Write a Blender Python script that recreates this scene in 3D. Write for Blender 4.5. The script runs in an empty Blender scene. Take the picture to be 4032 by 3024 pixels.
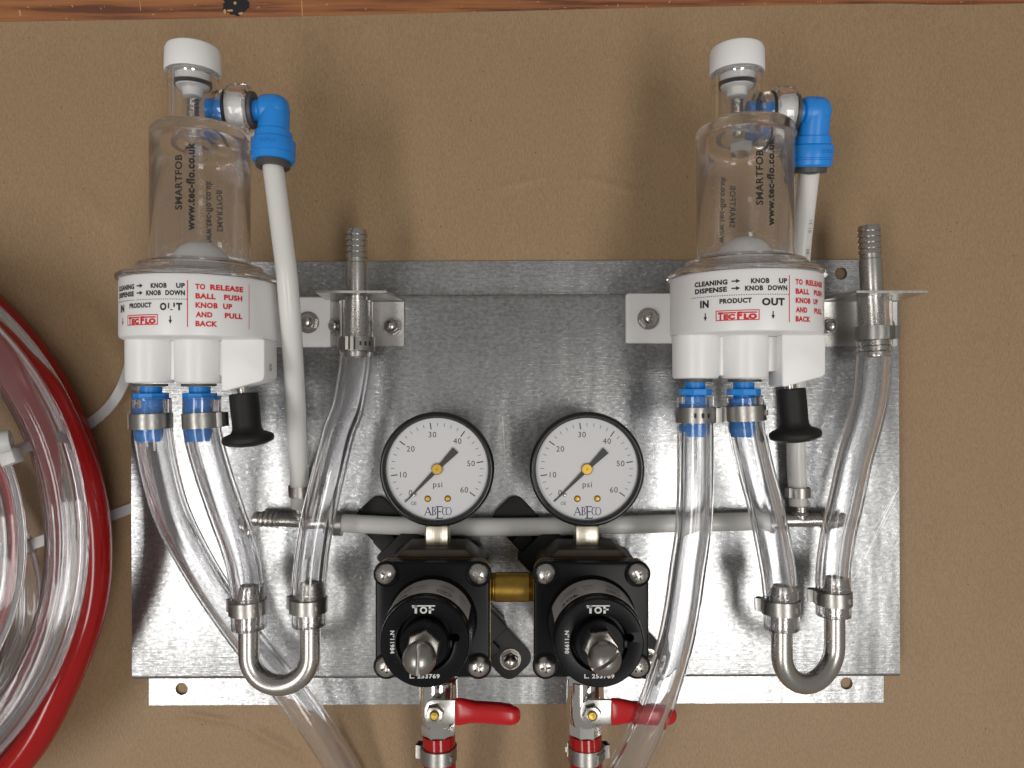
import bpy, bmesh, math, random
from mathutils import Vector, Matrix
random.seed(7)
sc = bpy.context.scene
C = sc.collection
MM = 0.001
F, D = 2950.0, 420.0            # focal length in photo pixels, camera height over the bench in mm
# ------------------------------------------------------------------ camera
cd = bpy.data.cameras.new('camera'); cam = bpy.data.objects.new('camera', cd); C.objects.link(cam)
cam.location = (0, 0, D * MM); cam.rotation_euler = (0, 0, 0)
cd.sensor_width = 36; cd.lens = F / 4032 * 36; cd.clip_start = 0.005; cd.clip_end = 50
sc.camera = cam
# ------------------------------------------------------------------ room light
w = bpy.data.worlds.new('World'); sc.world = w; w.use_nodes = True
bg = w.node_tree.nodes['Background']; bg.inputs[0].default_value = (1.0, 0.965, 0.92, 1); bg.inputs[1].default_value = 0.225
def lamp(name, x, y, z, sx, sy, power, col=(1, 0.97, 0.93)):
    l = bpy.data.lights.new(name, 'AREA'); l.shape = 'RECTANGLE'; l.size = sx; l.size_y = sy
    l.energy = power; l.color = col
    o = bpy.data.objects.new(name, l); C.objects.link(o); o.location = (x, y, z)
    return o
lamp('ceiling_lamp', -1.08, -0.62, 2.0, 0.42, 1.3, 16)
lamp('ceiling_lamp', 0.66, -0.72, 2.0, 0.42, 1.3, 16)
vs = sc.view_settings
vs.view_transform = 'Standard'; vs.look = 'None'; vs.exposure = 0.2; vs.gamma = 1; vs.use_curve_mapping = False
cy = sc.cycles
cy.max_bounces = 24; cy.transmission_bounces = 20; cy.glossy_bounces = 8; cy.diffuse_bounces = 5
cy.transparent_max_bounces = 24; cy.caustics_refractive = True; cy.caustics_reflective = True
cy.blur_glossy = 0.6; cy.sample_clamp_indirect = 30; cy.use_denoising = True

# ------------------------------------------------------------------ helpers
def P(px, py, z): return Vector(((px - 2016) * (D - z) / F, (1512 - py) * (D - z) / F, z))
origin = {}
def empty(name, loc, label, cat, group=None):
    o = bpy.data.objects.new(name, None); C.objects.link(o)
    o.empty_display_size = 0.01
    o.location = Vector(loc) * MM; o['label'] = label; o['category'] = cat
    if group: o['group'] = group
    origin[o.name] = Vector(loc)
    return o
def base(o): return origin[o.name]
def mk(name, bm, mat, parent=None, smooth=0.6, loc=None, label=None, cat=None, group=None, kind=None):
    """bm holds world millimetres; becomes one mesh object with its origin at its parent's origin (or loc)"""
    L = base(parent) if parent else Vector(loc or (0, 0, 0))
    bmesh.ops.transform(bm, matrix=Matrix.Scale(MM, 4) @ Matrix.Translation(-L), verts=bm.verts)
    if smooth:
        for f in bm.faces: f.smooth = True
        for e in bm.edges:
            if len(e.link_faces) == 2 and e.calc_face_angle(0) > smooth: e.smooth = False
    me = bpy.data.meshes.new(name); bm.to_mesh(me); bm.free()
    o = bpy.data.objects.new(name, me); C.objects.link(o)
    me.materials.append(mat)
    if parent: o.parent = parent
    else: o.location = L * MM
    origin[o.name] = L
    if label: o['label'] = label
    if cat: o['category'] = cat
    if group: o['group'] = group
    if kind: o['kind'] = kind
    return o
def frame(a):
    a = Vector(a).normalized()
    r = Vector((0, 0, 1)) if abs(a.z) < 0.9 else Vector((0, 1, 0))
    u = r.cross(a).normalized(); v = a.cross(u)
    return a, u, v
def lathe(bm, prof, o, a, n=48, closed=False, facet=0.0):
    """prof: (radius, height along a). closed: profile is a loop (a shell of revolution)"""
    o = Vector(o); a, u, v = frame(a)
    rings = []
    for r, h in prof:
        if r < 1e-6: rings.append([bm.verts.new(o + a * h)])
        else: rings.append([bm.verts.new(o + a * h + (u * math.cos(t) + v * math.sin(t)) * r) for t in [facet + 2 * math.pi * i / n for i in range(n)]])
    pairs = list(zip(rings, rings[1:])) + ([(rings[-1], rings[0])] if closed else [])
    for A, B in pairs:
        for i in range(n):
            j = (i + 1) % n
            if len(A) == 1 and len(B) == 1: continue
            if len(A) == 1: bm.faces.new((A[0], B[i], B[j]))
            elif len(B) == 1: bm.faces.new((A[i], A[j], B[0])) 
            else: bm.faces.new((A[i], A[j], B[j], B[i]))
    if not closed:
        if len(rings[0]) > 1: bm.faces.new(rings[0][::-1])
        if len(rings[-1]) > 1: bm.faces.new(rings[-1])
    bmesh.ops.recalc_face_normals(bm, faces=bm.faces)
    return bm
def L_(prof, o, a, n=48, **k): return lathe(bmesh.new(), prof, o, a, n, **k)
def spline(pts, n, closed=False):
    pts = [Vector(p) for p in pts]; m = len(pts); out = []
    segs = m if closed else m - 1
    for i in range(segs):
        if closed: p = [pts[(i + k - 1) % m] for k in range(4)]
        else: p = [pts[max(0, min(m - 1, i + k - 1))] for k in range(4)]
        t0 = 0.0
        d = [max(1e-6, (p[k + 1] - p[k]).length) ** 0.5 for k in range(3)]
        t = [0, d[0], d[0] + d[1], d[0] + d[1] + d[2]]
        if (p[1] - p[0]).length < 1e-6: p[0] = p[1] - (p[2] - p[1]); t = [0, d[1], 2 * d[1], 2 * d[1] + d[2]]
        if (p[3] - p[2]).length < 1e-6: p[3] = p[2] + (p[2] - p[1]); t = [t[0], t[1], t[2], t[2] + (t[2] - t[1])]
        for s in range(n):
            q = t[1] + (t[2] - t[1]) * s / n
            A1 = p[0] * ((t[1] - q) / (t[1] - t[0])) + p[1] * ((q - t[0]) / (t[1] - t[0]))
            A2 = p[1] * ((t[2] - q) / (t[2] - t[1])) + p[2] * ((q - t[1]) / (t[2] - t[1]))
            A3 = p[2] * ((t[3] - q) / (t[3] - t[2])) + p[3] * ((q - t[2]) / (t[3] - t[2]))
            B1 = A1 * ((t[2] - q) / (t[2] - t[0])) + A2 * ((q - t[0]) / (t[2] - t[0]))
            B2 = A2 * ((t[3] - q) / (t[3] - t[1])) + A3 * ((q - t[1]) / (t[3] - t[1]))
            out.append(B1 * ((t[2] - q) / (t[2] - t[1])) + B2 * ((q - t[1]) / (t[2] - t[1])))
    if not closed: out.append(pts[-1])
    return out
def frames(path, closed=False):
    m = len(path); T = []
    for i in range(m):
        a = path[(i - 1) % m] if closed or i > 0 else path[0]
        b = path[(i + 1) % m] if closed or i < m - 1 else path[-1]
        T.append((b - a).normalized())
    _, u, v = frame(T[0]); res = []
    for i in range(m):
        u = (u - T[i] * u.dot(T[i])).normalized(); v = T[i].cross(u)
        res.append((T[i], u.copy(), v.copy()))
    return res
def tube(bm, path, R, r=None, n=24, closed=False, rip=0.0):
    """swept tube along path; r = bore radius for a hollow tube"""
    fr = frames(path, closed)
    def skin(rad, amp):
        g = [1 + amp * random.uniform(-1, 1) for k in range(n)]
        rr = rad if isinstance(rad, (list, tuple)) else [rad] * len(path)
        return [[bm.verts.new(p + (u * math.cos(2 * math.pi * k / n) + v * math.sin(2 * math.pi * k / n)) * q * g[k]) for k in range(n)]
                for p, (t, u, v), q in zip(path, fr, rr)]
    def quads(S, flip):
        m = len(S)
        for i in range(m if closed else m - 1):
            A, B = S[i], S[(i + 1) % m]
            for k in range(n):
                j = (k + 1) % n
                f = (A[k], A[j], B[j], B[k])
                bm.faces.new(f[::-1] if flip else f)
    So = skin(R, rip * .25); quads(So, False)
    if r:
        Si = skin(r, rip); quads(Si, True)
        if not closed:
            for A, B, fl in ((So[0], Si[0], True), (So[-1], Si[-1], False)):
                for k in range(n):
                    j = (k + 1) % n; f = (A[k], A[j], B[j], B[k]); bm.faces.new(f[::-1] if fl else f)
    elif not closed:
        bm.faces.new(So[0][::-1]); bm.faces.new(So[-1])
    bmesh.ops.recalc_face_normals(bm, faces=bm.faces)
    return bm
def T_(path, R, r=None, n=24, closed=False, rip=0.0): return tube(bmesh.new(), path, R, r, n, closed, rip)
def prism(bm, poly, z0, z1, bevel=0, seg=2, M=None, holes=()):
    """poly: 2D outline extruded from z0 to z1, holes: list of (x,y,r)"""
    b = bmesh.new()
    loops = [list(poly)] + [[(x + r * math.cos(2 * math.pi * k / 28), y + r * math.sin(2 * math.pi * k / 28)) for k in range(28)] for x, y, r in holes]
    es = []
    for lp in loops:
        vv = [b.verts.new((x, y, z0)) for x, y in lp]
        es += [b.edges.new((vv[i], vv[(i + 1) % len(vv)])) for i in range(len(vv))]
    if holes:
        bmesh.ops.triangle_fill(b, edges=es, use_beauty=True, use_dissolve=False)
    else: b.faces.new(b.verts[:])
    r = bmesh.ops.extrude_face_region(b, geom=b.faces[:])
    bmesh.ops.translate(b, verts=[v for v in r['geom'] if isinstance(v, bmesh.types.BMVert)], vec=(0, 0, z1 - z0))
    bmesh.ops.recalc_face_normals(b, faces=b.faces)
    if bevel:
        be = [e for e in b.edges if len(e.link_faces) == 2 and e.calc_face_angle(0) > 0.5]
        bmesh.ops.bevel(b, geom=be, offset=bevel, segments=seg, profile=0.5, affect='EDGES', clamp_overlap=True)
    if M: bmesh.ops.transform(b, matrix=M, verts=b.verts)
    me = bpy.data.meshes.new('t'); b.to_mesh(me); b.free(); bm.from_mesh(me); bpy.data.meshes.remove(me)
    return bm
def PR(*a, **k): return prism(bmesh.new(), *a, **k)
def rrect(cx, cy, hx, hy, r=0, n=6):
    if r <= 0: return [(cx - hx, cy - hy), (cx + hx, cy - hy), (cx + hx, cy + hy), (cx - hx, cy + hy)]
    out = []
    for sx, sy, a0 in ((1, 1, 0), (-1, 1, 90), (-1, -1, 180), (1, -1, 270)):
        for k in range(n + 1):
            a = math.radians(a0 + 90 * k / n)
            out.append((cx + sx * (hx - r) + r * math.cos(a), cy + sy * (hy - r) + r * math.sin(a)))
    return out
def box(cx, cy, cz, sx, sy, sz, bevel=0, M=None):
    return PR(rrect(cx, cy, sx / 2, sy / 2), cz - sz / 2, cz + sz / 2, bevel=bevel, M=M)
def join(a, b):
    me = bpy.data.meshes.new('t'); b.to_mesh(me); b.free(); a.from_mesh(me); bpy.data.meshes.remove(me); return a
def boolean(a, b, op='DIFFERENCE'):
    ms = []
    for x in (a, b):
        me = bpy.data.meshes.new('t'); x.to_mesh(me); x.free(); ms.append(me)
    oa, ob = [bpy.data.objects.new('t', m) for m in ms]
    C.objects.link(oa); C.objects.link(ob)
    md = oa.modifiers.new('b', 'BOOLEAN'); md.object = ob; md.operation = op; md.solver = 'EXACT'
    dg = bpy.context.evaluated_depsgraph_get(); me = bpy.data.meshes.new_from_object(oa.evaluated_get(dg))
    bm = bmesh.new(); bm.from_mesh(me)
    for o in (oa, ob): bpy.data.objects.remove(o)
    for m in ms + [me]: bpy.data.meshes.remove(m)
    return bm
_tc = {}
def text(bm, s, cap, fn, width=None, bold=0.0, align='C', sub=0):
    """flat lettering: s set with capital height cap (mm); fn maps (x, y) -> world point"""
    key = (s, bold)
    if key not in _tc:
        cu = bpy.data.curves.new('t', 'FONT'); cu.body = s; cu.size = 1.0; cu.offset = bold; cu.fill_mode = 'FRONT'; cu.resolution_u = 3; cu.space_character = 1.10
        o = bpy.data.objects.new('t', cu); C.objects.link(o)
        dg = bpy.context.evaluated_depsgraph_get(); me = bpy.data.meshes.new_from_object(o.evaluated_get(dg))
        _tc[key] = ([tuple(v.co) for v in me.vertices], [tuple(p.vertices) for p in me.polygons])
        bpy.data.objects.remove(o); bpy.data.meshes.remove(me); bpy.data.curves.remove(cu)
    vs_, fs = _tc[key]
    k = cap / 0.729
    x0 = min(v[0] for v in vs_); x1 = max(v[0] for v in vs_)
    kx = width / (x1 - x0) if width else k
    sh = {'L': x0, 'C': (x0 + x1) / 2, 'R': x1}[align]
    nv = [bm.verts.new(fn((v[0] - sh) * kx, v[1] * k)) for v in vs_]
    for f in fs:
        try: bm.faces.new([nv[i] for i in f])
        except ValueError: pass
    return (x1 - x0) * kx
def shape(bm, poly, fn):
    vv = [bm.verts.new(fn(x, y)) for x, y in poly]; bm.faces.new(vv)
def bar(bm, x0, y0, x1, y1, wd, fn, n=1):
    dx, dy = x1 - x0, y1 - y0; l = math.hypot(dx, dy); nx, ny = -dy / l * wd / 2, dx / l * wd / 2
    for i in range(n):
        a, b = i / n, (i + 1) / n
        shape(bm, [(x0 + dx * a + nx, y0 + dy * a + ny), (x0 + dx * a - nx, y0 + dy * a - ny), (x0 + dx * b - nx, y0 + dy * b - ny), (x0 + dx * b + nx, y0 + dy * b + ny)], fn)
def hexprof(R): return R

# ------------------------------------------------------------------ materials
def nodes(name):
    m = bpy.data.materials.new(name); m.use_nodes = True; nt = m.node_tree
    return m, nt, nt.nodes['Principled BSDF']
def N(nt, t, **kw):
    n = nt.nodes.new(t)
    for k, v in kw.items():
        if k in n.inputs: n.inputs[k].default_value = v
        else: setattr(n, k, v)
    return n
def pm(name, col, rough=0.4, metal=0.0, trans=0.0, ior=1.47, bump=0.0, bscale=900, sub=0.0, aniso=None, spec=0.5, rvar=0.0, stretch=(1, 1, 1), cvar=0.0):
    m, nt, b = nodes(name)
    b.inputs['Base Color'].default_value = (*col, 1); b.inputs['Roughness'].default_value = rough
    b.inputs['Metallic'].default_value = metal; b.inputs['Transmission Weight'].default_value = trans; b.inputs['IOR'].default_value = ior
    b.inputs['Specular IOR Level'].default_value = spec
    if sub:
        b.inputs['Subsurface Weight'].default_value = sub; b.inputs['Subsurface Radius'].default_value = (0.004, 0.004, 0.004); b.inputs['Subsurface Scale'].default_value = 1.0
    if bump or rvar or cvar:
        tc = N(nt, 'ShaderNodeTexCoord'); mp = N(nt, 'ShaderNodeMapping'); mp.inputs['Scale'].default_value = stretch
        nz = N(nt, 'ShaderNodeTexNoise', Scale=bscale, Detail=4.0, Roughness=0.6)
        nt.links.new(tc.outputs['Object'], mp.inputs[0]); nt.links.new(mp.outputs[0], nz.inputs['Vector'])
        if bump:
            bp = N(nt, 'ShaderNodeBump', Strength=bump, Distance=0.0002)
            nt.links.new(nz.outputs[0], bp.inputs['Height']); nt.links.new(bp.outputs[0], b.inputs['Normal'])
        if rvar:
            mr = N(nt, 'ShaderNodeMapRange'); mr.inputs[1].default_value = 0.3; mr.inputs[2].default_value = 0.7
            mr.inputs[3].default_value = max(0, rough - rvar); mr.inputs[4].default_value = rough + rvar
            nt.links.new(nz.outputs[0], mr.inputs[0]); nt.links.new(mr.outputs[0], b.inputs['Roughness'])
        if cvar:
            mx = N(nt, 'ShaderNodeMix', data_type='RGBA')
            mx.inputs[6].default_value = (*[c * (1 - cvar) for c in col], 1); mx.inputs[7].default_value = (*[min(1, c * (1 + cvar)) for c in col], 1)
            nz2 = N(nt, 'ShaderNodeTexNoise', Scale=bscale * 0.25, Detail=5.0)
            nt.links.new(mp.outputs[0], nz2.inputs['Vector']); nt.links.new(nz2.outputs[0], mx.inputs[0]); nt.links.new(mx.outputs[2], b.inputs['Base Color'])
    return m
def thin(m, k):
    nt = m.node_tree; b = nt.nodes['Principled BSDF']; o = nt.nodes['Material Output']
    tr = N(nt, 'ShaderNodeBsdfTransparent'); mx = N(nt, 'ShaderNodeMixShader'); mx.inputs[0].default_value = k
    nt.links.new(b.outputs[0], mx.inputs[1]); nt.links.new(tr.outputs[0], mx.inputs[2]); nt.links.new(mx.outputs[0], o.inputs['Surface']); return m
def galv_mat():
    m, nt, b = nodes('galvanised_steel'); l = nt.links.new
    tc = N(nt, 'ShaderNodeTexCoord')
    mp = N(nt, 'ShaderNodeMapping'); mp.inputs['Scale'].default_value = (0.65, 1.0, 1.0); l(tc.outputs['Object'], mp.inputs[0])
    mp2 = N(nt, 'ShaderNodeMapping'); mp2.inputs['Scale'].default_value = (0.05, 1.0, 1.0); l(tc.outputs['Object'], mp2.inputs[0])
    n1 = N(nt, 'ShaderNodeTexNoise', Scale=560.0, Detail=5.0, Roughness=0.75); l(mp.outputs[0], n1.inputs['Vector'])
    n2 = N(nt, 'ShaderNodeTexNoise', Scale=1500.0, Detail=2.0); l(mp2.outputs[0], n2.inputs['Vector'])
    n3 = N(nt, 'ShaderNodeTexNoise', Scale=60.0, Detail=4.0, Roughness=0.6); l(tc.outputs['Object'], n3.inputs['Vector'])
    n4 = N(nt, 'ShaderNodeTexVoronoi', Scale=420.0); l(mp.outputs[0], n4.inputs['Vector'])
    cr = N(nt, 'ShaderNodeMapRange'); l(n1.outputs[0], cr.inputs[0])
    for i, v in ((1, 0.36), (2, 0.64), (3, 0.17), (4, 0.44)): cr.inputs[i].default_value = v
    mixv = N(nt, 'ShaderNodeMath', operation='MULTIPLY_ADD'); l(n3.outputs[0], mixv.inputs[0]); mixv.inputs[1].default_value = 0.16; l(cr.outputs[0], mixv.inputs[2])
    cc = N(nt, 'ShaderNodeCombineColor'); 
    for i in range(3):
        mm = N(nt, 'ShaderNodeMath', operation='MULTIPLY'); l(mixv.outputs[0], mm.inputs[0]); mm.inputs[1].default_value = (0.985, 1.0, 1.01)[i]; l(mm.outputs[0], cc.inputs[i])
    l(cc.outputs[0], b.inputs['Base Color'])
    b.inputs['Metallic'].default_value = 1.0
    rr = N(nt, 'ShaderNodeMapRange'); l(n1.outputs[0], rr.inputs[0])
    for i, v in ((1, 0.3), (2, 0.7), (3, 0.335), (4, 0.245)): rr.inputs[i].default_value = v
    l(rr.outputs[0], b.inputs['Roughness'])
    h = N(nt, 'ShaderNodeMath', operation='ADD'); l(n1.outputs[0], h.inputs[0]); l(n2.outputs[0], h.inputs[1])
    bp = N(nt, 'ShaderNodeBump', Strength=0.34, Distance=0.0002); l(h.outputs[0], bp.inputs['Height'])
    mp3 = N(nt, 'ShaderNodeMapping'); mp3.inputs['Scale'].default_value = (1.0, 0.22, 1.0); l(tc.outputs['Object'], mp3.inputs[0])
    n5 = N(nt, 'ShaderNodeTexNoise', Scale=48.0, Detail=2.0); l(mp3.outputs[0], n5.inputs['Vector'])
    bw = N(nt, 'ShaderNodeBump', Strength=1.0, Distance=0.0008); l(n5.outputs[0], bw.inputs['Height']); l(bw.outputs[0], bp.inputs['Normal'])
    l(bp.outputs[0], b.inputs['Normal'])
    return m
def kraft_mat():
    m, nt, b = nodes('kraft_paper'); l = nt.links.new
    tc = N(nt, 'ShaderNodeTexCoord')
    n1 = N(nt, 'ShaderNodeTexNoise', Scale=850.0, Detail=5.0, Roughness=0.75); l(tc.outputs['Object'], n1.inputs['Vector'])
    n2 = N(nt, 'ShaderNodeTexNoise', Scale=22.0, Detail=4.0); l(tc.outputs['Object'], n2.inputs['Vector'])
    mp = N(nt, 'ShaderNodeMapping'); mp.inputs['Scale'].default_value = (1, 0.3, 1); mp.inputs['Rotation'].default_value = (0, 0, 0.7); l(tc.outputs['Object'], mp.inputs[0])
    n3 = N(nt, 'ShaderNodeTexNoise', Scale=1300.0, Detail=2.0); l(mp.outputs[0], n3.inputs['Vector'])
    ad = N(nt, 'ShaderNodeMath', operation='ADD'); l(n1.outputs[0], ad.inputs[0]); l(n3.outputs[0], ad.inputs[1])
    a2 = N(nt, 'ShaderNodeMath', operation='MULTIPLY_ADD'); l(n2.outputs[0], a2.inputs[0]); a2.inputs[1].default_value = 0.22; l(ad.outputs[0], a2.inputs[2])
    rp = N(nt, 'ShaderNodeValToRGB'); l(a2.outputs[0], rp.inputs[0])
    mr = N(nt, 'ShaderNodeMapRange'); l(a2.outputs[0], mr.inputs[0]); mr.inputs[1].default_value = 0.78; mr.inputs[2].default_value = 1.45; l(mr.outputs[0], rp.inputs[0])
    rp.color_ramp.elements[0].color = (0.258, 0.165, 0.087, 1); rp.color_ramp.elements[1].color = (0.362, 0.243, 0.134, 1)
    vo = N(nt, 'ShaderNodeTexVoronoi', Scale=85.0); l(tc.outputs['Object'], vo.inputs['Vector'])   # dark specks
    st = N(nt, 'ShaderNodeMapRange'); l(vo.outputs['Distance'], st.inputs[0])
    for i, v in ((1, 0.02), (2, 0.05), (3, 0.72), (4, 0.0)): st.inputs[i].default_value = v
    mx = N(nt, 'ShaderNodeMix', data_type='RGBA'); l(st.outputs[0], mx.inputs[0]); l(rp.outputs[0], mx.inputs[6]); mx.inputs[7].default_value = (0.07, 0.035, 0.018, 1)
    l(mx.outputs[2], b.inputs['Base Color']); b.inputs['Roughness'].default_value = 0.5; b.inputs['Specular IOR Level'].default_value = 0.4
    bp = N(nt, 'ShaderNodeBump', Strength=0.16, Distance=0.0002); l(ad.outputs[0], bp.inputs['Height']); l(bp.outputs[0], b.inputs['Normal'])
    return m
def wood_mat():
    m, nt, b = nodes('bench_wood'); l = nt.links.new
    tc = N(nt, 'ShaderNodeTexCoord'); mp = N(nt, 'ShaderNodeMapping'); mp.inputs['Scale'].default_value = (0.05, 1, 1); l(tc.outputs['Object'], mp.inputs[0])
    n1 = N(nt, 'ShaderNodeTexNoise', Scale=240.0, Detail=6.0, Roughness=0.6); l(mp.outputs[0], n1.inputs['Vector'])
    n2 = N(nt, 'ShaderNodeTexNoise', Scale=14.0, Detail=3.0); l(tc.outputs['Object'], n2.inputs['Vector'])
    rp = N(nt, 'ShaderNodeValToRGB'); e = rp.color_ramp.elements
    e[0].position = 0.38; e[0].color = (0.075, 0.022, 0.008, 1); e[1].position = 0.62; e[1].color = (0.40, 0.165, 0.052, 1)
    e2 = e.new(0.48); e2.color = (0.27, 0.095, 0.028, 1); l(n1.outputs[0], rp.inputs[0])
    hs = N(nt, 'ShaderNodeMix', data_type='RGBA'); wm = N(nt, 'ShaderNodeMath', operation='MULTIPLY'); l(n2.outputs[0], wm.inputs[0]); wm.inputs[1].default_value = 0.55; l(wm.outputs[0], hs.inputs[0]); l(rp.outputs[0], hs.inputs[6]); hs.inputs[7].default_value = (0.25, 0.075, 0.025, 1)
    l(hs.outputs[2], b.inputs['Base Color']); b.inputs['Roughness'].default_value = 0.45
    bp = N(nt, 'ShaderNodeBump', Strength=0.3, Distance=0.0003); l(n1.outputs[0], bp.inputs['Height']); l(bp.outputs[0], b.inputs['Normal'])
    return m
def pane_mat():
    m, nt, b = nodes('lens_plastic'); l = nt.links.new
    tr = N(nt, 'ShaderNodeBsdfTransparent'); gl = N(nt, 'ShaderNodeBsdfGlossy', Roughness=0.03); fr = N(nt, 'ShaderNodeValue'); fr.outputs[0].default_value = 0.03
    mx = N(nt, 'ShaderNodeMixShader'); l(fr.outputs[0], mx.inputs[0]); l(tr.outputs[0], mx.inputs[1]); l(gl.outputs[0], mx.inputs[2])
    l(mx.outputs[0], nt.nodes['Material Output'].inputs['Surface']); return m
GALV = galv_mat(); KRAFT = kraft_mat(); WOOD = wood_mat(); PANE = pane_mat()
WHITE = pm('white_acetal', (0.80, 0.795, 0.795), 0.36, sub=0.25, bump=0.05, bscale=1500)
CAPW = pm('white_matt_plastic', (0.78, 0.775, 0.77), 0.5, bump=0.12, bscale=2500)
MILKY = pm('milky_tube', (0.92, 0.915, 0.87), 0.27, trans=0.22, ior=1.4, sub=0.5)
CLEAR = thin(pm('clear_acrylic', (0.99, 0.985, 0.985), 0.0, trans=1.0, ior=1.47, spec=0.5), 0.07)
VINYL = thin(pm('clear_vinyl', (0.965, 0.965, 0.98), 0.012, trans=0.975, ior=1.44), 0.03)
BLUE = pm('blue_plastic', (0.018, 0.25, 0.74), 0.36, bump=0.06, bscale=1500, sub=0.08)
BLACK = pm('black_plastic', (0.008, 0.008, 0.009), 0.26, bump=0.05, bscale=2000, rvar=0.06, spec=0.12)
BLACKM = pm('black_grained_plastic', (0.010, 0.010, 0.010), 0.5, bump=0.5, bscale=2600, spec=0.35)
BEZEL = pm('black_bezel', (0.010, 0.010, 0.011), 0.22)
RUBBER = pm('rubber', (0.014, 0.014, 0.014), 0.55)
GREY = pm('grey_plastic', (0.075, 0.07, 0.066), 0.45)
STEEL = pm('stainless_steel', (0.50, 0.48, 0.45), 0.29, 1, bump=0.05, bscale=1500, rvar=0.06)
CHROME = pm('chrome', (0.78, 0.77, 0.75), 0.12, 1, bump=0.08, bscale=700)
BAND = pm('clamp_steel', (0.36, 0.35, 0.33), 0.36, 1, bump=0.12, bscale=1200, rvar=0.08)
SHEET = pm('bracket_sheet', (0.55, 0.54, 0.52), 0.32, 1, bump=0.05, bscale=800, rvar=0.06)
NICKEL = pm('brushed_nickel', (0.66, 0.61, 0.50), 0.34, 1, bump=0.55, bscale=900, stretch=(1, 0.06, 1))
BRASS = pm('brass', (0.40, 0.255, 0.055), 0.33, 1, bump=0.15, bscale=900, cvar=0.35)
GOLD = pm('bright_brass', (0.52, 0.345, 0.07), 0.42, 1, bump=0.1)
BRONZE = pm('dark_bronze', (0.06, 0.048, 0.034), 0.5, 0.5, bump=0.2, bscale=900)
RED = pm('red_hose_pvc', (0.34, 0.006, 0.006), 0.14, bump=0.02, bscale=500)
REDG = pm('red_vinyl_grip', (0.47, 0.009, 0.013), 0.25, bump=0.03, bscale=600)
DIAL = pm('dial_white', (0.66, 0.66, 0.675), 0.5)
INK = pm('black_ink', (0.012, 0.012, 0.014), 0.5)
INKG = pm('grey_ink', (0.16, 0.16, 0.16), 0.5)
INKB = pm('navy_ink', (0.03, 0.035, 0.12), 0.5)
INKR = pm('red_ink', (0.62, 0.012, 0.016), 0.45)
INKW = pm('white_ink', (0.66, 0.66, 0.66), 0.5)
STICK = pm('silver_sticker', (0.46, 0.45, 0.44), 0.42, 0.2)
TIE = pm('nylon_tie', (0.66, 0.66, 0.65), 0.4, sub=0.3, trans=0.1)
STAIN = pm('black_stain', (0.012, 0.012, 0.014), 0.55, bump=0.5, bscale=700)
PALE = pm('bare_wood', (0.55, 0.30, 0.14), 0.6)

ZP = 18.0                       # front face of the steel panel, mm over the bench
# ------------------------------------------------------------------ bench and paper
b = bmesh.new()
nx = 60
for i, (y0, y1) in enumerate(((-420, 196.5), (197.0, 290), (290.6, 420))):
    bb = box(0, (y0 + y1) / 2, -12.6, 1200, y1 - y0, 24, bevel=0.4); join(b, bb)
mk('bench', b, WOOD, kind='structure')
b = bmesh.new()                 # paper: gentle swells, a lifted top edge and a few creases
def edge_y(x):
    px = x * F / D + 2016
    y = 92 - 77 * (px / 3500.0) if px < 3500 else 15 + 5 * math.sin((px - 3500) / 160.0)
    if px < 0: y = 92
    return (1512 - y) * D / F
def crease(x, y, ax, ay, bx, by, h, wd):
    a, bq, p = Vector((ax, ay)), Vector((bx, by)), Vector((x, y))
    t = max(0, min(1, (p - a).dot(bq - a) / (bq - a).length_squared)); dd = (p - (a + (bq - a) * t)).length
    return h * math.exp(-(dd / wd) ** 2) * math.sin(math.pi * min(1, max(0, t * 0.9 + 0.05)))
cr = [(*P(1920, 750, 0).xy, *P(2180, 690, 0).xy, 0.55, 1.7), (*P(2260, 690, 0).xy, *P(2520, 760, 0).xy, 0.65, 2.2),
      (*P(690, 2800, 0).xy, *P(960, 2850, 0).xy, 1.4, 1.8), (*P(960, 2850, 0).xy, *P(1230, 3000, 0).xy, 1.7, 2.6),
      (*P(300, 700, 0).xy, *P(420, 900, 0).xy, 0.8, 4.0)]
NX, NY = 480, 400
ys = lambda j: j / NY
grid = []
for j in range(NY + 1):
    row = []
    for i in range(NX + 1):
        x = -420 + 840 * i / NX; top = edge_y(x); y = -380 + (top + 380) * j / NY
        z = 0.16 + 0.10 * math.sin(x / 53 + 1.3) * math.sin(y / 47 + .4)
        if abs(x) < 320 and abs(y) < 240:
            z += sum(crease(x, y, *c) for c in cr)
        k = max(0, 1 - (top - y) / 26.0); z += 1.5 * k * k * (0.55 + 0.45 * math.sin(x / 61.0 + 0.6))
        row.append(b.verts.new((x, y, z)))
    grid.append(row)
for j in range(NY):
    for i in range(NX): b.faces.new((grid[j][i], grid[j][i + 1], grid[j + 1][i + 1], grid[j + 1][i]))
mk('paper', b, KRAFT, smooth=3, kind='structure')
wd = empty('wood_stain', P(925, 30, 0), 'black ragged paint blot on the wooden bench edge above the paper', 'stain')
b = bmesh.new(); pts = []
for k in range(40):
    a = 2 * math.pi * k / 40; r = 52 * (1 + 0.07 * math.sin(5 * a + 1) + random.uniform(-.1, .08))
    pts.append(P(928 + r * math.cos(a), 14 + r * 0.92 * math.sin(a), 0).xy)
prism(b, [tuple(p) for p in pts], -0.58, -0.38)
st = mk('blot', b, STAIN, wd)
b = bmesh.new()
for x, y, rx, ry in ((905, 40, 14, 5), (948, 52, 10, 6), (925, 10, 7, 7), (885, 45, 8, 10)):
    prism(b, [tuple(P(x + rx * random.uniform(.6, 1.2) * math.cos(t), y + ry * random.uniform(.6, 1.2) * math.sin(t), 0).xy) for t in [k * 0.9 for k in range(7)]], -0.4, -0.3)
mk('chipped_wood', b, PALE, wd)
b = bmesh.new()
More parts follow.
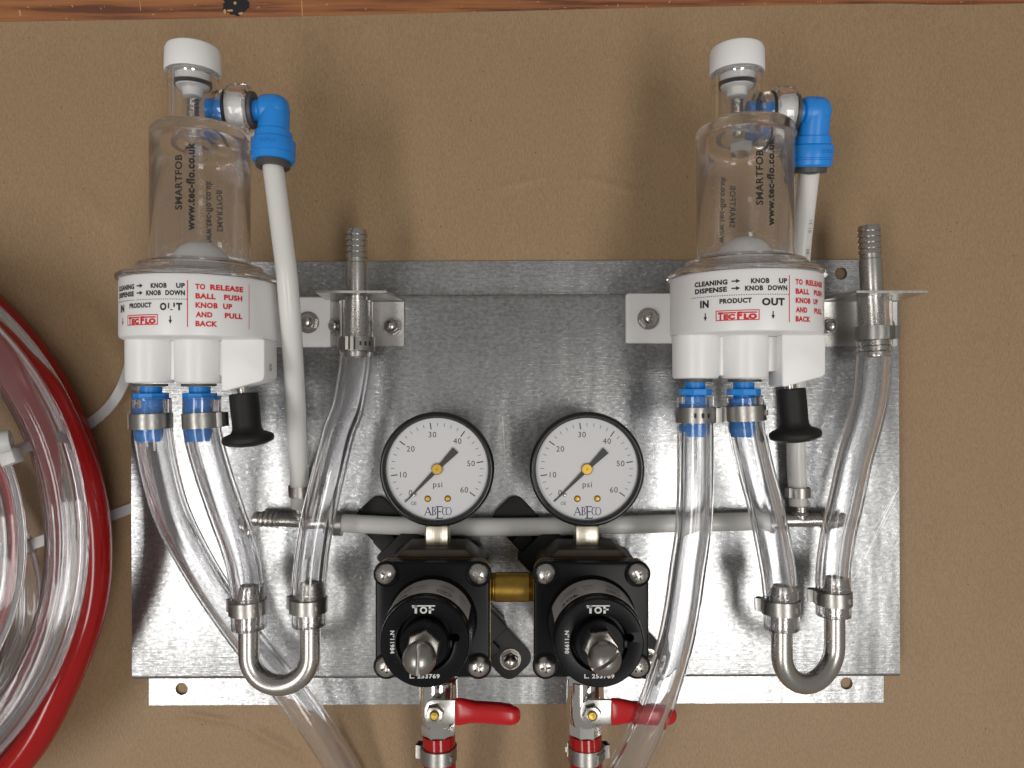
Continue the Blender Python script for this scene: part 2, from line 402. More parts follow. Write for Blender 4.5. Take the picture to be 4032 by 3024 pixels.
for k in range(46):
    x = random.uniform(0, 3900); y = random.uniform(4, max(8, 88 - 77 * x / 3500)); a = random.uniform(-1.6, 1.6) * random.random(); q = random.uniform(4, 17)
    c = P(x, y, 0); t = random.uniform(0.12, 0.35)
    dx, dy = math.cos(a) * q * .07, math.sin(a) * q * .07
    if abs(x - 925) < 80: continue
    prism(b, [(c.x - dx, c.y - dy), (c.x + dy * .3, c.y - t), (c.x + dx, c.y + dy), (c.x - dy * .3, c.y + t)], -0.58, -0.45)
for x, y0, y1, t in ((1187, 0, 62, 5), (549, 2, 40, 3), (75, 38, 60, 8)):
    p, q = P(x, y0, 0), P(x + 3, y1, 0); tt = t * .07
    prism(b, [(p.x - tt, p.y), (q.x - tt * .6, q.y), (q.x + tt, q.y), (p.x + tt * .7, p.y)], -0.58, -0.44)
mk('bench_scratches', b, PALE, kind='structure')

# ------------------------------------------------------------------ galvanised panel
panel = empty('mounting_panel', P(2027, 1900, ZP), 'galvanised steel mounting panel with folded flanges lying on brown paper', 'metal panel')
def Wp(px, py, z=ZP): return tuple(P(px, py, z).xy)
top_y, bot_y = P(0, 1158, ZP).y, P(0, 2672, ZP).y
xl, xr = P(517, 0, ZP).x, P(3541, 0, ZP).x
R0 = 2.2
# the main sheet with both folds as one swept profile across x
prof = []
zf = 1.9
prof.append((P(0, 1027, zf).y, zf)); prof.append((top_y + 0.4, zf))
prof += [(top_y + 0.2, zf + 1), (top_y, ZP - R0)]
for k in range(5): a = math.radians(90 * k / 4); prof.append((top_y - R0 + R0 * math.cos(a), ZP - R0 + R0 * math.sin(a)))
prof = prof[2:]
for k in range(5): a = math.radians(90 + 90 * k / 4); prof.append((bot_y + R0 + R0 * math.cos(a), ZP - R0 + R0 * math.sin(a)))
prof.append((bot_y, zf + 1))
b = bmesh.new(); th = 1.1
def off(pr, t):
    out = []
    for i, (y, z) in enumerate(pr):
        a = pr[max(0, i - 1)]; c = pr[min(len(pr) - 1, i + 1)]
        d = Vector((c[0] - a[0], c[1] - a[1])).normalized(); out.append((y + d.y * t, z - d.x * t))
    return out
inn = off(prof, -th)
lp = prof + inn[::-1]
va = [[b.verts.new((x, y, z)) for (y, z) in lp] for x in (xl, xr)]
n = len(lp)
for i in range(n): b.faces.new((va[0][i], va[0][(i + 1) % n], va[1][(i + 1) % n], va[1][i]))
b.faces.new(va[0][::-1]); b.faces.new(va[1])
bmesh.ops.recalc_face_normals(b, faces=b.faces)
mk('main_sheet', b, GALV, panel, smooth=0.9)
x0, x1 = P(582, 0, zf).x, P(3478, 0, zf).x
hl = [(P(712, 2708, zf)), (P(3330, 2696, zf))]
y0, y1 = P(0, 2773, zf).y, bot_y + 0.8
mk('bottom_flange', PR(rrect((x0 + x1) / 2, (y0 + y1) / 2, (x1 - x0) / 2, (y1 - y0) / 2), zf - 1.1, zf, bevel=0.15, seg=1, holes=[(h.x, h.y, 3.3) for h in hl]), GALV, panel)
y0, y1 = top_y - 0.8, P(0, 1027, zf).y
x0, x1 = P(640, 0, zf).x, P(3452, 0, zf).x
hl = [(P(720, 1083, zf)), (P(3315, 1082, zf))]
mk('top_flange', PR(rrect((x0 + x1) / 2, (y0 + y1) / 2, (x1 - x0) / 2, (y1 - y0) / 2), zf - 1.1, zf, bevel=0.15, seg=1, holes=[(h.x, h.y, 3.3) for h in hl]), GALV, panel)

panel.rotation_euler.z = math.radians(0.21)
b = bmesh.new()
for x0, y0, x1, y1, t in ((3538, 1925, 3365, 2280, .16), (3525, 1950, 3420, 2120, .11), (3530, 1975, 3350, 2300, .09), (740, 2480, 860, 2400, .1), (700, 2380, 780, 2330, .08), (2480, 1660, 2600, 2010, .08), (2755, 2430, 2810, 2620, .1), (1980, 1640, 1990, 1830, .14)):
    p, q = P(x0, y0, ZP), P(x1, y1, ZP); d = (q - p).normalized(); s_ = Vector((-d.y, d.x, 0)) * t
    prism(b, [tuple((p - s_).xy), tuple((q - s_ * .3).xy), tuple((q + s_ * .3).xy), tuple((p + s_).xy)], ZP - .2, ZP + .012)
pb = bmesh.new()
for k in range(34):
    y = 1930 + k * 20.5 + random.uniform(-4, 4); p = P(527 + random.choice((0, 0, 5, 9)), y, ZP); r = random.uniform(.18, .42)
    prism(pb, [(p.x + r * math.cos(t * .9), p.y + r * .8 * math.sin(t * .9)) for t in range(7)], ZP - .3, ZP + .01)
mk('edge_pits', pb, GREY, panel, smooth=0)['kind'] = 'stuff'
sc_ = mk('scratches', b, pm('scratched_zinc', (0.8, 0.8, 0.8), 0.45, 1), panel, smooth=0); sc_['kind'] = 'stuff'
# ------------------------------------------------------------------ small shared builders
def acorn(parent, x, y, z, R=4.6, turn=0.2, name='cap_nut', mat=STEEL):
    b = L_([(R + 0.9, 0), (R + 0.9, 0.7), (0, 0.7)], (x, y, z), (0, 0, 1), 32)
    join(b, L_([(R * 0.98, 0.7), (R, 1.1), (R, 3.0), (R * 0.84, 3.5), (0, 3.5)], (x, y, z), (0, 0, 1), 6, facet=turn))
    join(b, L_([(R * .74, 3.4), (R * .74, 4.2), (R * .7, 5.0), (R * .58, 5.9), (R * .4, 6.5), (R * .2, 6.8), (0, 6.9)], (x, y, z), (0, 0, 1), 28))
    return mk(name, b, mat, parent)
def clampring(o, axis, R, label, ear=90, wd=7.0, ear_dir=None, slots=(), name='hose_clamp', tilt=None, small=False):
    """stepless ear clamp round a hose: band, raised ear, locking slots. Angles are measured round the axis from the camera-facing side"""
    o = Vector(o); a = Vector(axis).normalized()
    up = (Vector((0, 0, 1)) - a * a.z).normalized(); rt = up.cross(a) * -1      # rt points to +x for a = +y
    if rt.x < 0: rt = -rt
    def at(deg, r, h): t = math.radians(deg); return o + a * h + (up * math.cos(t) + rt * math.sin(t)) * r
    e = empty(name, o, label, 'hose clamp', 'steel clamps on the hoses')
    def arc(b, d0, d1, ri, ro, h0, h1, n):
        R_ = []
        for k in range(n + 1):
            d = d0 + (d1 - d0) * k / n
            R_.append([b.verts.new(at(d, r, h)) for r, h in ((ri, h0), (ro, h0), (ro, h1), (ri, h1))])
        full = abs(abs(d1 - d0) - 360) < 1e-3
        if full: R_ = R_[:-1]
        m = len(R_)
        for k in range(m if full else m - 1):
            A, B = R_[k], R_[(k + 1) % m]
            for q in range(4): b.faces.new((A[q], A[(q + 1) % 4], B[(q + 1) % 4], B[q]))
        if not full: b.faces.new(R_[0]); b.faces.new(R_[-1][::-1])
        bmesh.ops.recalc_face_normals(b, faces=b.faces); return b
    h = wd / 2
    mk('band', arc(bmesh.new(), 0, 360, R + 0.02, R + 0.6, -h, h, 48), BAND, e, smooth=0.7)
    ov = bmesh.new(); arc(ov, ear + 28, ear + 150, R + 0.62, R + 1.15, -h * .96, h * .96, 18); arc(ov, ear - 75, ear - 26, R + 0.62, R + 1.1, -h * .62, h * .62, 10)
    mk('overlap', ov, BAND, e, smooth=0.7)
    # ear: an omega loop of the band
    b = bmesh.new(); rows = []
    s = 0.55 if small else 1.0
    pr = [(-30, R + 0.6), (-17, R + 1.0), (-13.5, R + 2.6 * s), (-13, R + 3.6 * s), (-6, R + 4.1 * s), (0, R + 3.5 * s), (6, R + 4.1 * s), (13, R + 3.6 * s), (13.5, R + 2.6 * s), (17, R + 1.0), (30, R + 0.6)]
    for dd, rr in pr:
        rows.append([b.verts.new(at(ear + dd, rr, hh)) for hh in (-h * .92, h * .92)] + [b.verts.new(at(ear + dd, rr - 0.45, hh)) for hh in (h * .92, -h * .92)])
    for A, B in zip(rows, rows[1:]):
        for q in range(4): b.faces.new((A[q], A[(q + 1) % 4], B[(q + 1) % 4], B[q]))
    bmesh.ops.recalc_face_normals(b, faces=b.faces)
    mk('ear', b, BAND, e, smooth=0.7)
    for dd in slots: mk('slot', arc(bmesh.new(), dd - 3.2, dd + 3.2, R + 0.9, R + 1.22, -h * .3, h * .3, 2), INK, e)
    b = bmesh.new(); arc(b, ear + 146, ear + 150, R + 0.6, R + 2.1, -h * .35, h * .35, 2)
    mk('hook', b, BAND, e)
    return e
def hose(pts, label, R=8.3, r=5.1, mat=VINYL, name='clear_hose', cat='hose', group='clear vinyl hoses', seg=10):
    path = spline([P(*p) for p in pts], seg)
    o = mk(name, T_(path, R, r, 44, rip=0.014), mat, loc=path[0], label=label, cat=cat, group=group, smooth=0.7)
    return path
def barbs(r, L, n, top=0.75, base=0.9):
    out = [(r * 0.62, 0), (r * top, 0)]
    for k in range(n):
        h0 = L * k / n; h1 = L * (k + 1) / n
        out += [(r * (top + (1.0 - top) * min(1, (k + 1) / 2.0)), h1 - 0.15 * L / n), (r * (top + (1.0 - top) * min(1, (k + 1) / 2.0)), h1 - 0.05 * L / n), (r * base, h1)]
    return out

# ------------------------------------------------------------------ foam detectors
ZF = 77.0
def cyl(X0, Z0, R, phi0):
    def fn(u, v): a = phi0 + u / R; return Vector((X0 + R * math.sin(a), v, Z0 + R * math.cos(a)))
    return fn
def foam_detector(X0, dy, rot, label, worn, hd=0.0, pz=-2, py=0.0):
    f = empty('foam_detector', (X0, 0, ZP), label, 'foam detector', 'clear foam-on-beer detectors')
    Y = lambda y: y + dy
    ax = (0, 1, 0); O = (X0, dy, ZF)
    ch = [(0, 117), (18.6, 117), (20.2, 116.5), (21.3, 115.4), (21.8, 114.0), (21.9, 112.4), (21.6, 111.4), (21.6, 57.2), (21.9, 56.0), (23.1, 55.2), (26.6, 54.4), (27.3, 53.6), (27.4, 52.6), (32.0, 50.4), (34.3, 49.4), (35.2, 48.6), (35.3, 47.6), (34.9, 46.9),
          (31.4, 46.9), (30.4, 48.4), (24.4, 51.0), (21.2, 53.2), (20.8, 55.5), (20.75, 109), (19.6, 111.6), (17, 112.8), (0, 112.8)]
    mk('clear_chamber', L_(ch, O, ax, 72), CLEAR, f, smooth=0.5)
    mk('float_ball', L_([(0, -13.2)] + [(13.2 * math.cos(math.radians(t)), 13.2 * math.sin(math.radians(t))) for t in range(-80, 81, 10)] + [(0, 13.2)], (X0, Y(53.0), ZF), ax, 36), CAPW, f)
    nk = (X0 - 3.6, dy + hd, ZF)
    # neck tube with plunger
    mk('neck', L_([(8.4, 117.1 - hd), (11.2, 117.1 - hd), (11.2, 142.6), (10.6, 143.4), (9.4, 143.8), (8.4, 143.4)], nk, ax, 56, closed=True), CLEAR, f, smooth=0.5)
    pl = mk('plunger', L_([(0, 129.7), (4.4, 129.7), (4.7, 133.2), (7.2, 133.8), (7.5, 134.5), (6.7, 134.6), (6.7, 135.7), (7.6, 135.8), (7.7, 139.3), (0, 139.3)], nk, ax, 36), CAPW, f)
    mk('seal_ring', L_([(6.8, 134.3), (8.2, 134.3), (8.35, 135.1), (8.2, 136.0), (6.8, 136.0)], nk, ax, 40, closed=True), RUBBER, pl)
    mk('spring', L_([(2.2 + (0.7 if k % 2 else 0), 119.5 + k * 0.8) for k in range(13)], nk, ax, 24), STEEL, pl)
    mk('vent_nut', L_([(2.0, 107.2), (5.0, 107.2), (5.6, 108.2), (5.6, 112.4), (2.0, 112.4)], (X0 - 2, dy, ZF), ax, 6, facet=0.3), CHROME, f)
    cp = [(11.3, 141.0), (11.9, 140.6), (12.3, 141.4), (12.1, 150.4), (11.5, 151.9), (10.2, 152.7), (0, 153.0), (0, 146), (11.3, 146)]
    bmc = L_(cp, nk, ax, 56)
    mk('cap', bmc, CAPW, f, smooth=0.5)
    mk('cap_liner', L_([(0, 139.4), (7.3, 139.4), (7.6, 140.0), (7.3, 141.0), (7.3, 145), (0, 145)], nk, ax, 48), CHROME, f)
    # side port
    SX = (X0, Y(126.7 + py), ZF + pz); xa = (1, 0, 0)
    mk('side_port', L_([(5.2, 6.5), (8.6, 7.6), (9.2, 9.2), (9.2, 11.4), (5.2, 11.4)], SX, xa, 48, closed=True), CLEAR, f, smooth=0.5)
    mk('port_seal', L_([(6.0, 11.5), (9.3, 11.5), (9.6, 12.2), (9.3, 12.8), (6.0, 12.8)], SX, xa, 40, closed=True), RUBBER, f)
    rg = mk('locking_ring', L_([(7.2, 12.9), (9.0, 12.9), (11.2, 13.6), (11.6, 14.6), (11.6, 20.4), (11.1, 21.6), (8.8, 22.2), (7.2, 22.2)], SX, xa, 56, closed=True), CLEAR, f, smooth=0.5)
    mk('ring_sleeve', L_([(6.2, 13.4), (7.1, 13.4), (7.1, 21.6), (6.2, 21.6)], SX, xa, 40, closed=True), CAPW, rg)
    mk('ring_washer', L_([(5.3, 22.3), (8.3, 22.3), (8.3, 24.2), (5.3, 24.2)], SX, xa, 48, closed=True), GREY, f)
    mk('inner_stub', L_([(0, 2.0), (4.9, 2.0), (5.0, 2.4), (5.0, 22.0), (0, 22.0)], SX, xa, 36), BLUE, f)
    # white body
    bd = mk('body', L_([(0, 20.6), (32.4, 20.6), (33.3, 21.2), (33.6, 22.4), (33.6, 46.0), (33.3, 46.7), (0, 46.7)], O, ax, 96), WHITE, f, smooth=0.5)
    # lettering
    bk, rd = bmesh.new(), bmesh.new()
    fn0 = cyl(X0, ZF, 33.68, math.radians(13.1 + rot)); fn = lambda u, v: fn0(u * ((0.968 if worn else 1.022) if u < 0 else 1.022), v)
    q = lambda u0, v0: (lambda x, y: fn(u0 + x, Y(v0) + y))
    B = 0.05
    def word(bm, s, u0, u1, vc, cap): text(bm, s, cap, q((u0 + u1) / 2, vc - cap / 2), width=u1 - u0, bold=B)
    sh = -0.9
    word(bk, 'CLEANING', -40.0, -25.0, 42.5 + sh, 2.0); word(bk, 'KNOB', -15.8, -8.5, 42.5 + sh, 1.95); word(bk, 'UP', -4.6, -1.0, 42.5 + sh, 1.95)
    word(bk, 'DISPENSE', -39.8, -25.2, 39.5 + sh, 2.0); word(bk, 'KNOB', -18.1, -11.0, 39.5 + sh, 1.95); word(bk, 'DOWN', -9.1, -1.0, 39.5 + sh, 1.95)
    for v in (42.6, 39.6):
        bar(bk, -23.4, v + sh, -21.4, v + sh, 0.55, q(0, 0)); shape(bk, [(-21.6, v + sh + 0.9), (-21.6, v + sh - 0.9), (-19.9, v + sh)], q(0, 0))
    for k in range(44): 
        if not (worn and 17 < k < 19): bar(bk, -41.5 + k * 0.95, 36.8 + sh, -41.05 + k * 0.95, 36.8 + sh, 0.34, q(0, 0))
    word(bk, 'IN', -37.1, -33.0, 33.8 + sh, 3.0); word(bk, 'PRODUCT', -28.3, -15.4, 34.5 + sh, 1.95)
    if worn: word(bk, 'O', -11.5, -8.6, 33.8 + sh, 2.9); word(bk, 'T', -4.6, -2.1, 33.8 + sh, 2.9); bar(bk, -7.75, 32.9 + sh, -7.7, 35.2 + sh, .55, q(0, 0)); bar(bk, -5.4, 33.5 + sh, -5.4, 35.25 + sh, .65, q(0, 0)); bar(bk, -7.0, 32.5 + sh, -6.0, 32.3 + sh, .4, q(0, 0))
    else: word(bk, 'OUT', -11.5, -2.1, 33.8 + sh, 2.9)
    for u in (-34.6, -7.0):
        bar(bk, u, 29.9 + sh, u, 27.8 + sh, 0.45, q(0, 0)); shape(bk, [(u - 0.75, 28.2 + sh), (u, 26.5 + sh), (u + 0.75, 28.2 + sh)], q(0, 0))
    # makers frame
    l0, l1, t0, t1 = -29.7, -12.6, 26.4 + sh, 30.4 + sh
    for (a0, a1, c0, c1) in ((l0, t0, l1, t0), (l0, t1, l1, t1)): bar(rd, a0, a1, c0, c1, 0.38, q(0, 0), n=8)
    for u in (l0, l1): bar(rd, u, t0 - .19, u, t1 + .19, 0.38, q(0, 0))
    mid = (t0 + t1) / 2
    bar(rd, -28.9, t1 - .95, -21.6, t1 - .95, .55, q(0, 0), n=5); bar(rd, -21.2, t1 - .95, -13.4, t1 - .95, .55, q(0, 0), n=5)
    text(rd, 'T', 2.9, q(-27.9, t0 + .45), width=2.0, bold=.07); text(rd, 'EC', 2.0, q(-24.3, t0 + .45), width=4.6, bold=.08)
    text(rd, 'F', 2.9, q(-20.2, t0 + .45), width=2.0, bold=.07); text(rd, 'LO', 2.0, q(-16.0, t0 + .45), width=5.2, bold=.08)
    bar(rd, 0, 25.3 + sh, 0, 44.8 + sh, 0.36, q(0, 0)); bar(rd, 25.2, 25.3 + sh, 25.2, 44.8 + sh, 0.25, q(0, 0))
    for s, u0, u1, v in (('TO', 2.9, 6.75, 42.3), ('RELEASE', 8.55, 22.3, 42.3), ('BALL', 3.0, 10.7, 38.4), ('PUSH', 14.0, 21.9, 38.4), ('KNOB', 3.0, 11.5, 34.6), ('UP', 13.6, 17.4, 34.6), ('AND', 3.1, 9.4, 30.7), ('PULL', 14.3, 21.9, 30.7), ('BACK', 3.0, 11.4, 26.9)):
        word(rd, s, u0, u1, v + sh, 2.15)
    mk('black_lettering', bk, INK, bd, smooth=0); mk('red_lettering', rd, INKR, bd, smooth=0)
    for a in (0, math.pi):
        tb = bmesh.new()
        g = cyl(X0, ZF, 21.68, math.radians(1.5 + rot) + a)
        text(tb, 'SMARTFOB', 3.05, lambda x, y: g(-y, Y(87.4) + x), width=23.6, bold=0.03)
        text(tb, 'www.tec-flo.co.uk', 3.3, lambda x, y: g(5.1 - y, Y(85.7) + x), width=37.8, bold=0.045)
        mk('chamber_lettering', tb, INK, f, smooth=0)
    # outlets under the body
    for k, u in enumerate((-22.8, -0.5)):
        mk('outlet_barrel', L_([(0, 1.3), (9.6, 1.3), (10.2, 1.8), (10.4, 2.6), (10.5, 20.7), (0, 20.7)], (X0 + u, dy, ZF + 1), ax, 48), WHITE, f)
        mk('collet', L_([(0, -0.3), (7.4, -0.3), (7.6, 0.0), (7.6, 0.9), (0, 0.9), ], (X0 + u, dy, ZF + 1), ax, 40), GREY, f)
    mk('barrel_web', join(box(X0 - 10.9, Y(11.6), ZF - 3, 9, 18, 12, .6), box(X0 + 10.5, Y(12.5), ZF - 3, 9, 16, 12, .6)), WHITE, f)
    M = Matrix.Translation((X0 + 22.9, 0, ZF + 1))
    pts = [(-9.6, Y(-1.8)), (-8.8, Y(-2.4)), (-7.6, Y(-2.3)), (8.4, Y(2.2)), (9.4, Y(3.4)), (9.6, Y(5)), (9.6, Y(20.7)), (-9.6, Y(20.7))]
    blk = mk('release_block', PR(pts, -8.5, 9.6, bevel=1.1, seg=3, M=M), WHITE, f)
    mk('set_screw', L_([(0.9, -0.4), (1.7, -0.4), (1.9, 0.2), (0.9, 0.25)], (X0 + 32.5, Y(8.3), ZF + 2.5), (1, 0, 0), 20, closed=True), STEEL, blk)
    # pull knob, leaning a little to the right
    kd = Vector((0.10, -1, 0.0)); ko = Vector((X0 + 20.0, Y(-1.0), ZF + 2))
    kn = mk('release_knob', L_([(0, 2.4), (5.9, 2.4), (6.4, 2.8), (6.5, 8), (6.3, 17), (6.5, 18.8), (7.4, 20.2), (10.2, 21.2), (11.3, 22.2), (11.5, 23.6), (11.1, 24.8), (8.5, 26.0), (4, 26.8), (0, 27)], ko, kd, 48), BLACKM, f, smooth=0.7)
    mk('knob_stem', L_([(0, -1), (2.6, -1), (2.6, 2.5), (0, 2.5)], ko, kd, 24), STEEL, kn)
    # rear bracket
    bxs = rrect(X0, Y(33.6), 46, 13.2, 1.2)
    br = mk('rear_bracket', join(PR(bxs, ZP + .1, ZP + 5.0, bevel=.5), box(X0, Y(33.6), 36, 44, 25, 34)), WHITE, f)
    for s in (-1, 1): acorn(br, X0 + s * 34.5, Y(33.4), ZP + 4.9, R=4.9, turn=0.25 + s * .1)
    return f
XL, XR = -142.4, 106.6
foam_detector(XL, -0.8, 0.6, 'left foam detector whose OUT lettering is worn, beside the coiled hoses', True, 2.0, -2, 0)
foam_detector(XR, 1.2, 1.2, 'right foam detector with crisp lettering and bracket showing on its left', False, 0.0, -2, -3)

def elbow(X0, dy, tilt, pz, label):
    SX = Vector((X0 + 24.2, 126.7 + dy, ZF + pz))
    e = empty('elbow_connector', SX, label, 'elbow fitting', 'blue push-fit elbows')
    c = SX + Vector((8.6, 0, 0)); t = math.radians(tilt); dn = Vector((0, -math.cos(t), math.sin(t)))
    mk('stem', L_([(0, 0), (4.9, 0), (4.9, 4.5), (0, 4.5)], SX, (1, 0, 0), 36), BLUE, e)
    b = L_([(0, 2.6), (5.9, 2.6), (6.7, 3.2), (7.1, 4.6), (7.1, 8.6), (6.8, 11.4), (5.7, 13.6), (3.6, 15), (0, 15.4)], SX, (1, 0, 0), 40)
    join(b, L_([(0, -6.2), (4.2, -6.0), (6.0, -4.6), (6.9, -2), (7.1, 0), (7.1, 12), (0, 12)], c, dn, 40))
    mk('elbow_body', b, BLUE, e, smooth=0.7)
    mk('collar', L_([(0, 10.3), (7.9, 10.3), (8.3, 10.7), (8.5, 13.9), (9.6, 14.5), (9.9, 15.1), (9.9, 20.0), (9.5, 20.4), (9.5, 20.9), (9.9, 21.2), (9.7, 23.2), (8.9, 24.2), (0, 24.2)], c, dn, 48), BLUE, e, smooth=0.5)
    mk('release_ring', L_([(5.2, 24.2), (7.6, 24.2), (7.7, 26.4), (7.2, 26.8), (5.2, 26.8)], c, dn, 40, closed=True), GREY, e)
    lt = bmesh.new(); up = Vector((0, 0, 1)) - dn * dn.z; up.normalize(); rt = Vector((1, 0, 0))
    off = 0.0 if tilt > 0 else 0.35
    fn = lambda x, y: c + dn * (18.1 - y) + (up * math.cos(off + x / 9.95) + rt * math.sin(off + x / 9.95)) * 9.96
    text(lt, 'TECFLO', 1.6, fn, width=7.4, bold=.02)
    mk('embossed_lettering', lt, pm('blue_emboss', (0.010, 0.15, 0.56), 0.4), e, smooth=0)
    return c + dn * 26.0
E1 = elbow(XL, -0.8, 3, -2, 'blue elbow connector on the left detector, fully in view')
E2 = elbow(XR, -1.8, -14, -2, 'blue elbow connector tucked behind the right detector')

# ------------------------------------------------------------------ milky gas tubes, tees, cross tube
def solidtube(pts, label, first=None, R=4.75):
    pp = [P(*p) for p in pts]
    if first: pp = [Vector(first)] + pp
    path = spline(pp, 10)
    mk('gas_tube', T_(path, R, R * 0.66, 24), MILKY, loc=path[0], label=label, cat='tube', group='milky white gas tubes')
    return path
solidtube([(1110, 924, 80), (1129, 1081, 81), (1145, 1278, 75), (1160, 1513, 60), (1173, 1780, 40), (1178, 1880, 31), (1181, 1995, 27)], 'milky tube running down in front of the left bracket from the blue elbow', first=E1)
v2 = solidtube([(3166, 860, 56), (3150, 1030, 48), (3140, 1300, 36), (3137, 1500, 30), (3135, 1800, 27), (3145, 1990, 27)], 'milky tube passing behind the right detector to the tee below', first=E2)
solidtube([(1322, 2058, 27), (1600, 2071, 27), (2000, 2075, 27), (2400, 2068, 27), (2700, 2059, 27), (3075, 2050, 27)], 'long milky cross tube running behind both gauges')
lt = bmesh.new()
def ontube(s, t0, cap):
    c = P(3166, 860, 56) * (1 - t0) + P(3150, 1030, 48) * t0
    d = (P(3166, 860, 56) - P(3150, 1030, 48)).normalized(); r = d.cross(Vector((0, 0, 1))).normalized(); u = r.cross(d)
    fn = lambda x, y: c + d * x + (u * math.cos(.55 - y / 4.8) + r * math.sin(.55 - y / 4.8)) * 4.82
    text(lt, s, cap, fn, width=None)
ontube('01 31', 0.15, 1.9); ontube('180', .75, 1.9)
mk('tube_lettering', lt, INKG, None, smooth=0, loc=P(3150, 950, 55), label='grey batch number printed along the tube behind the right detector', cat='printing')
def tee(x0, y0, x1, y1, xs, ys, label, left_barbs=True):
    z = 27; a, c, s, t = P(x0, y0, z), P(x1, y1, z), P(xs, (y0 + (y1 - y0) * (xs - x0) / (x1 - x0)), z), P(xs, ys, z)
    e = empty('tee_fitting', s, label, 'tee fitting', 'steel barbed tees')
    d = (c - a); ln = d.length
    n = 4
    pr = [(2.0, 0), (3.4, 0)]
    for k in range(5): pr += [(4.3 if k else 3.9, 2.6 * (k + 1) - .3), (4.3 if k else 3.9, 2.6 * (k + 1)), (3.5, 2.6 * (k + 1) + .1)]
    pr += [(3.4, 15), (3.4, ln - 15)]
    for k in range(5): pr += [(3.5, ln - 2.6 * (5 - k) - .1), (4.3 if k < 4 else 3.9, ln - 2.6 * (5 - k)), (4.3 if k < 4 else 3.9, ln - 2.6 * (5 - k) + .3)]
    pr += [(3.4, ln), (2.0, ln), (2.0, ln - 4), (2.0, 4)]
    mk('run_pipe', L_(pr, a, d, 32, closed=True), STEEL, e, smooth=0.5)
    mk('branch_pipe', L_([(0, 0), (3.3, 1), (3.3, 7), (4.2, 7.2), (3.6, 9.5), (4.2, 9.7), (3.4, 12), (2.4, 16), (0, 16)], s, t - s, 28), STEEL, e, smooth=0.5)
    mk('weld_bead', L_([(0, 2.8), (4.0, 2.8), (4.3, 3.6), (3.6, 4.4), (0, 4.4)], s, t - s, 20), STEEL, e)
    return e
tee(1000, 2042, 1400, 2062, 1184, 1960, 'steel tee with an open barbed end pointing left under the left detector')
tee(2975, 2050, 3328, 2046, 3152, 1960, 'steel tee at the right end of the cross tube behind the clear hoses')

# ------------------------------------------------------------------ L brackets with barbed tailpieces
def lbracket(x0, x1, label, nuts, px, ytip, lab2):
    e = empty('hanger_bracket', P((x0 + x1) / 2, 1280, ZP), label, 'bracket', 'small stainless hanger brackets')
    X0, X1 = P(x0, 0, ZP).x, P(x1, 0, ZP).x; yt, yb = P(0, 1178, ZP).y, P(0, 1362, ZP).y
    r = 2.0
    pr = [(yb, ZP + .15), (yt - r, ZP + .15)]
    for k in range(1, 6):
        a = math.radians(-90 + 90 * k / 5); pr.append((yt - r + r * math.cos(a), ZP + .15 + r + r * math.sin(a)))
    pr.append((yt, 55))
    t = 1.1
    inn = [(yb, ZP + .15 + t), (yt - r, ZP + .15 + t)]
    for k in range(1, 6):
        a = math.radians(-90 + 90 * k / 5); inn.append((yt - r + (r - t) * math.cos(a), ZP + .15 + r + (r - t) * math.sin(a)))
    inn.append((yt - t, 55))
    b = bmesh.new(); lp = pr + inn[::-1]; n = len(lp)
    cols = []
    for x in (X0, X1):
        cols.append([b.verts.new((x + ((3.5 if x == X0 else -3.5) * max(0, (z - 45) / 10) if z > 45 else 0), y, z)) for y, z in lp])
    for i in range(n): b.faces.new((cols[0][i], cols[0][(i + 1) % n], cols[1][(i + 1) % n], cols[1][i]))
    b.faces.new(cols[0][::-1]); b.faces.new(cols[1]); bmesh.ops.recalc_face_normals(b, faces=b.faces)
    mk('bent_sheet', b, SHEET, e, smooth=0.6)
    for i, nx_ in enumerate(nuts): p = P(nx_, 1287, ZP); acorn(e, p.x, p.y, ZP + 1.2, R=4.3, turn=.5 * i + .1)
    z = 38; tip, end = P(px, ytip, z), P(px if px < 2000 else px + 24, 1408, z)
    q = empty('hose_barb', P(px, 1145, z), lab2, 'hose barb', 'steel barbed tailpieces')
    d = (end - tip); ln = d.length; R = 5.5
    pr = [(3.8, 0), (4.9, 0)]
    for k in range(5): pr += [(5.6, 2.9 * (k + 1) - .3), (5.6, 2.9 * (k + 1)), (5.05, 2.9 * (k + 1) + .15)]
    pr += [(5.0, 15.6), (5.0, 16.8), (5.5, 17.2), (5.5, 33.5), (5.2, 36), (5.2, ln - 12)]
    for k in range(3): pr += [(5.4, ln - 9 + 2.9 * k), (5.75, ln - 8.7 + 2.9 * k), (5.2, ln - 6.3 + 2.9 * k)]
    pr += [(4.6, ln), (3.8, ln)]
    mk('barbed_pipe', L_(pr, tip, d, 40, closed=True), STEEL, q, smooth=0.5)
    s2 = (P(px, 1145, z) - tip).length
    mk('weld_collar', L_([(5.55, s2 + 1.0), (6.2, s2 + 1.2), (6.4, s2 + 2.0), (5.8, s2 + 2.8), (5.55, s2 + 2.8)], tip, d, 36, closed=True), STEEL, q)
lbracket(1290, 1592, 'stainless hanger bracket with two cap nuts beside the left detector', (1325, 1547), 1404, 905, 'steel hose barb through the left hanger bracket, standing above the panel edge')
lbracket(3222, 3528, 'stainless hanger bracket half hidden behind the right detector', (3257, 3480), 3421, 890, 'steel hose barb through the right hanger bracket near the panel corner')

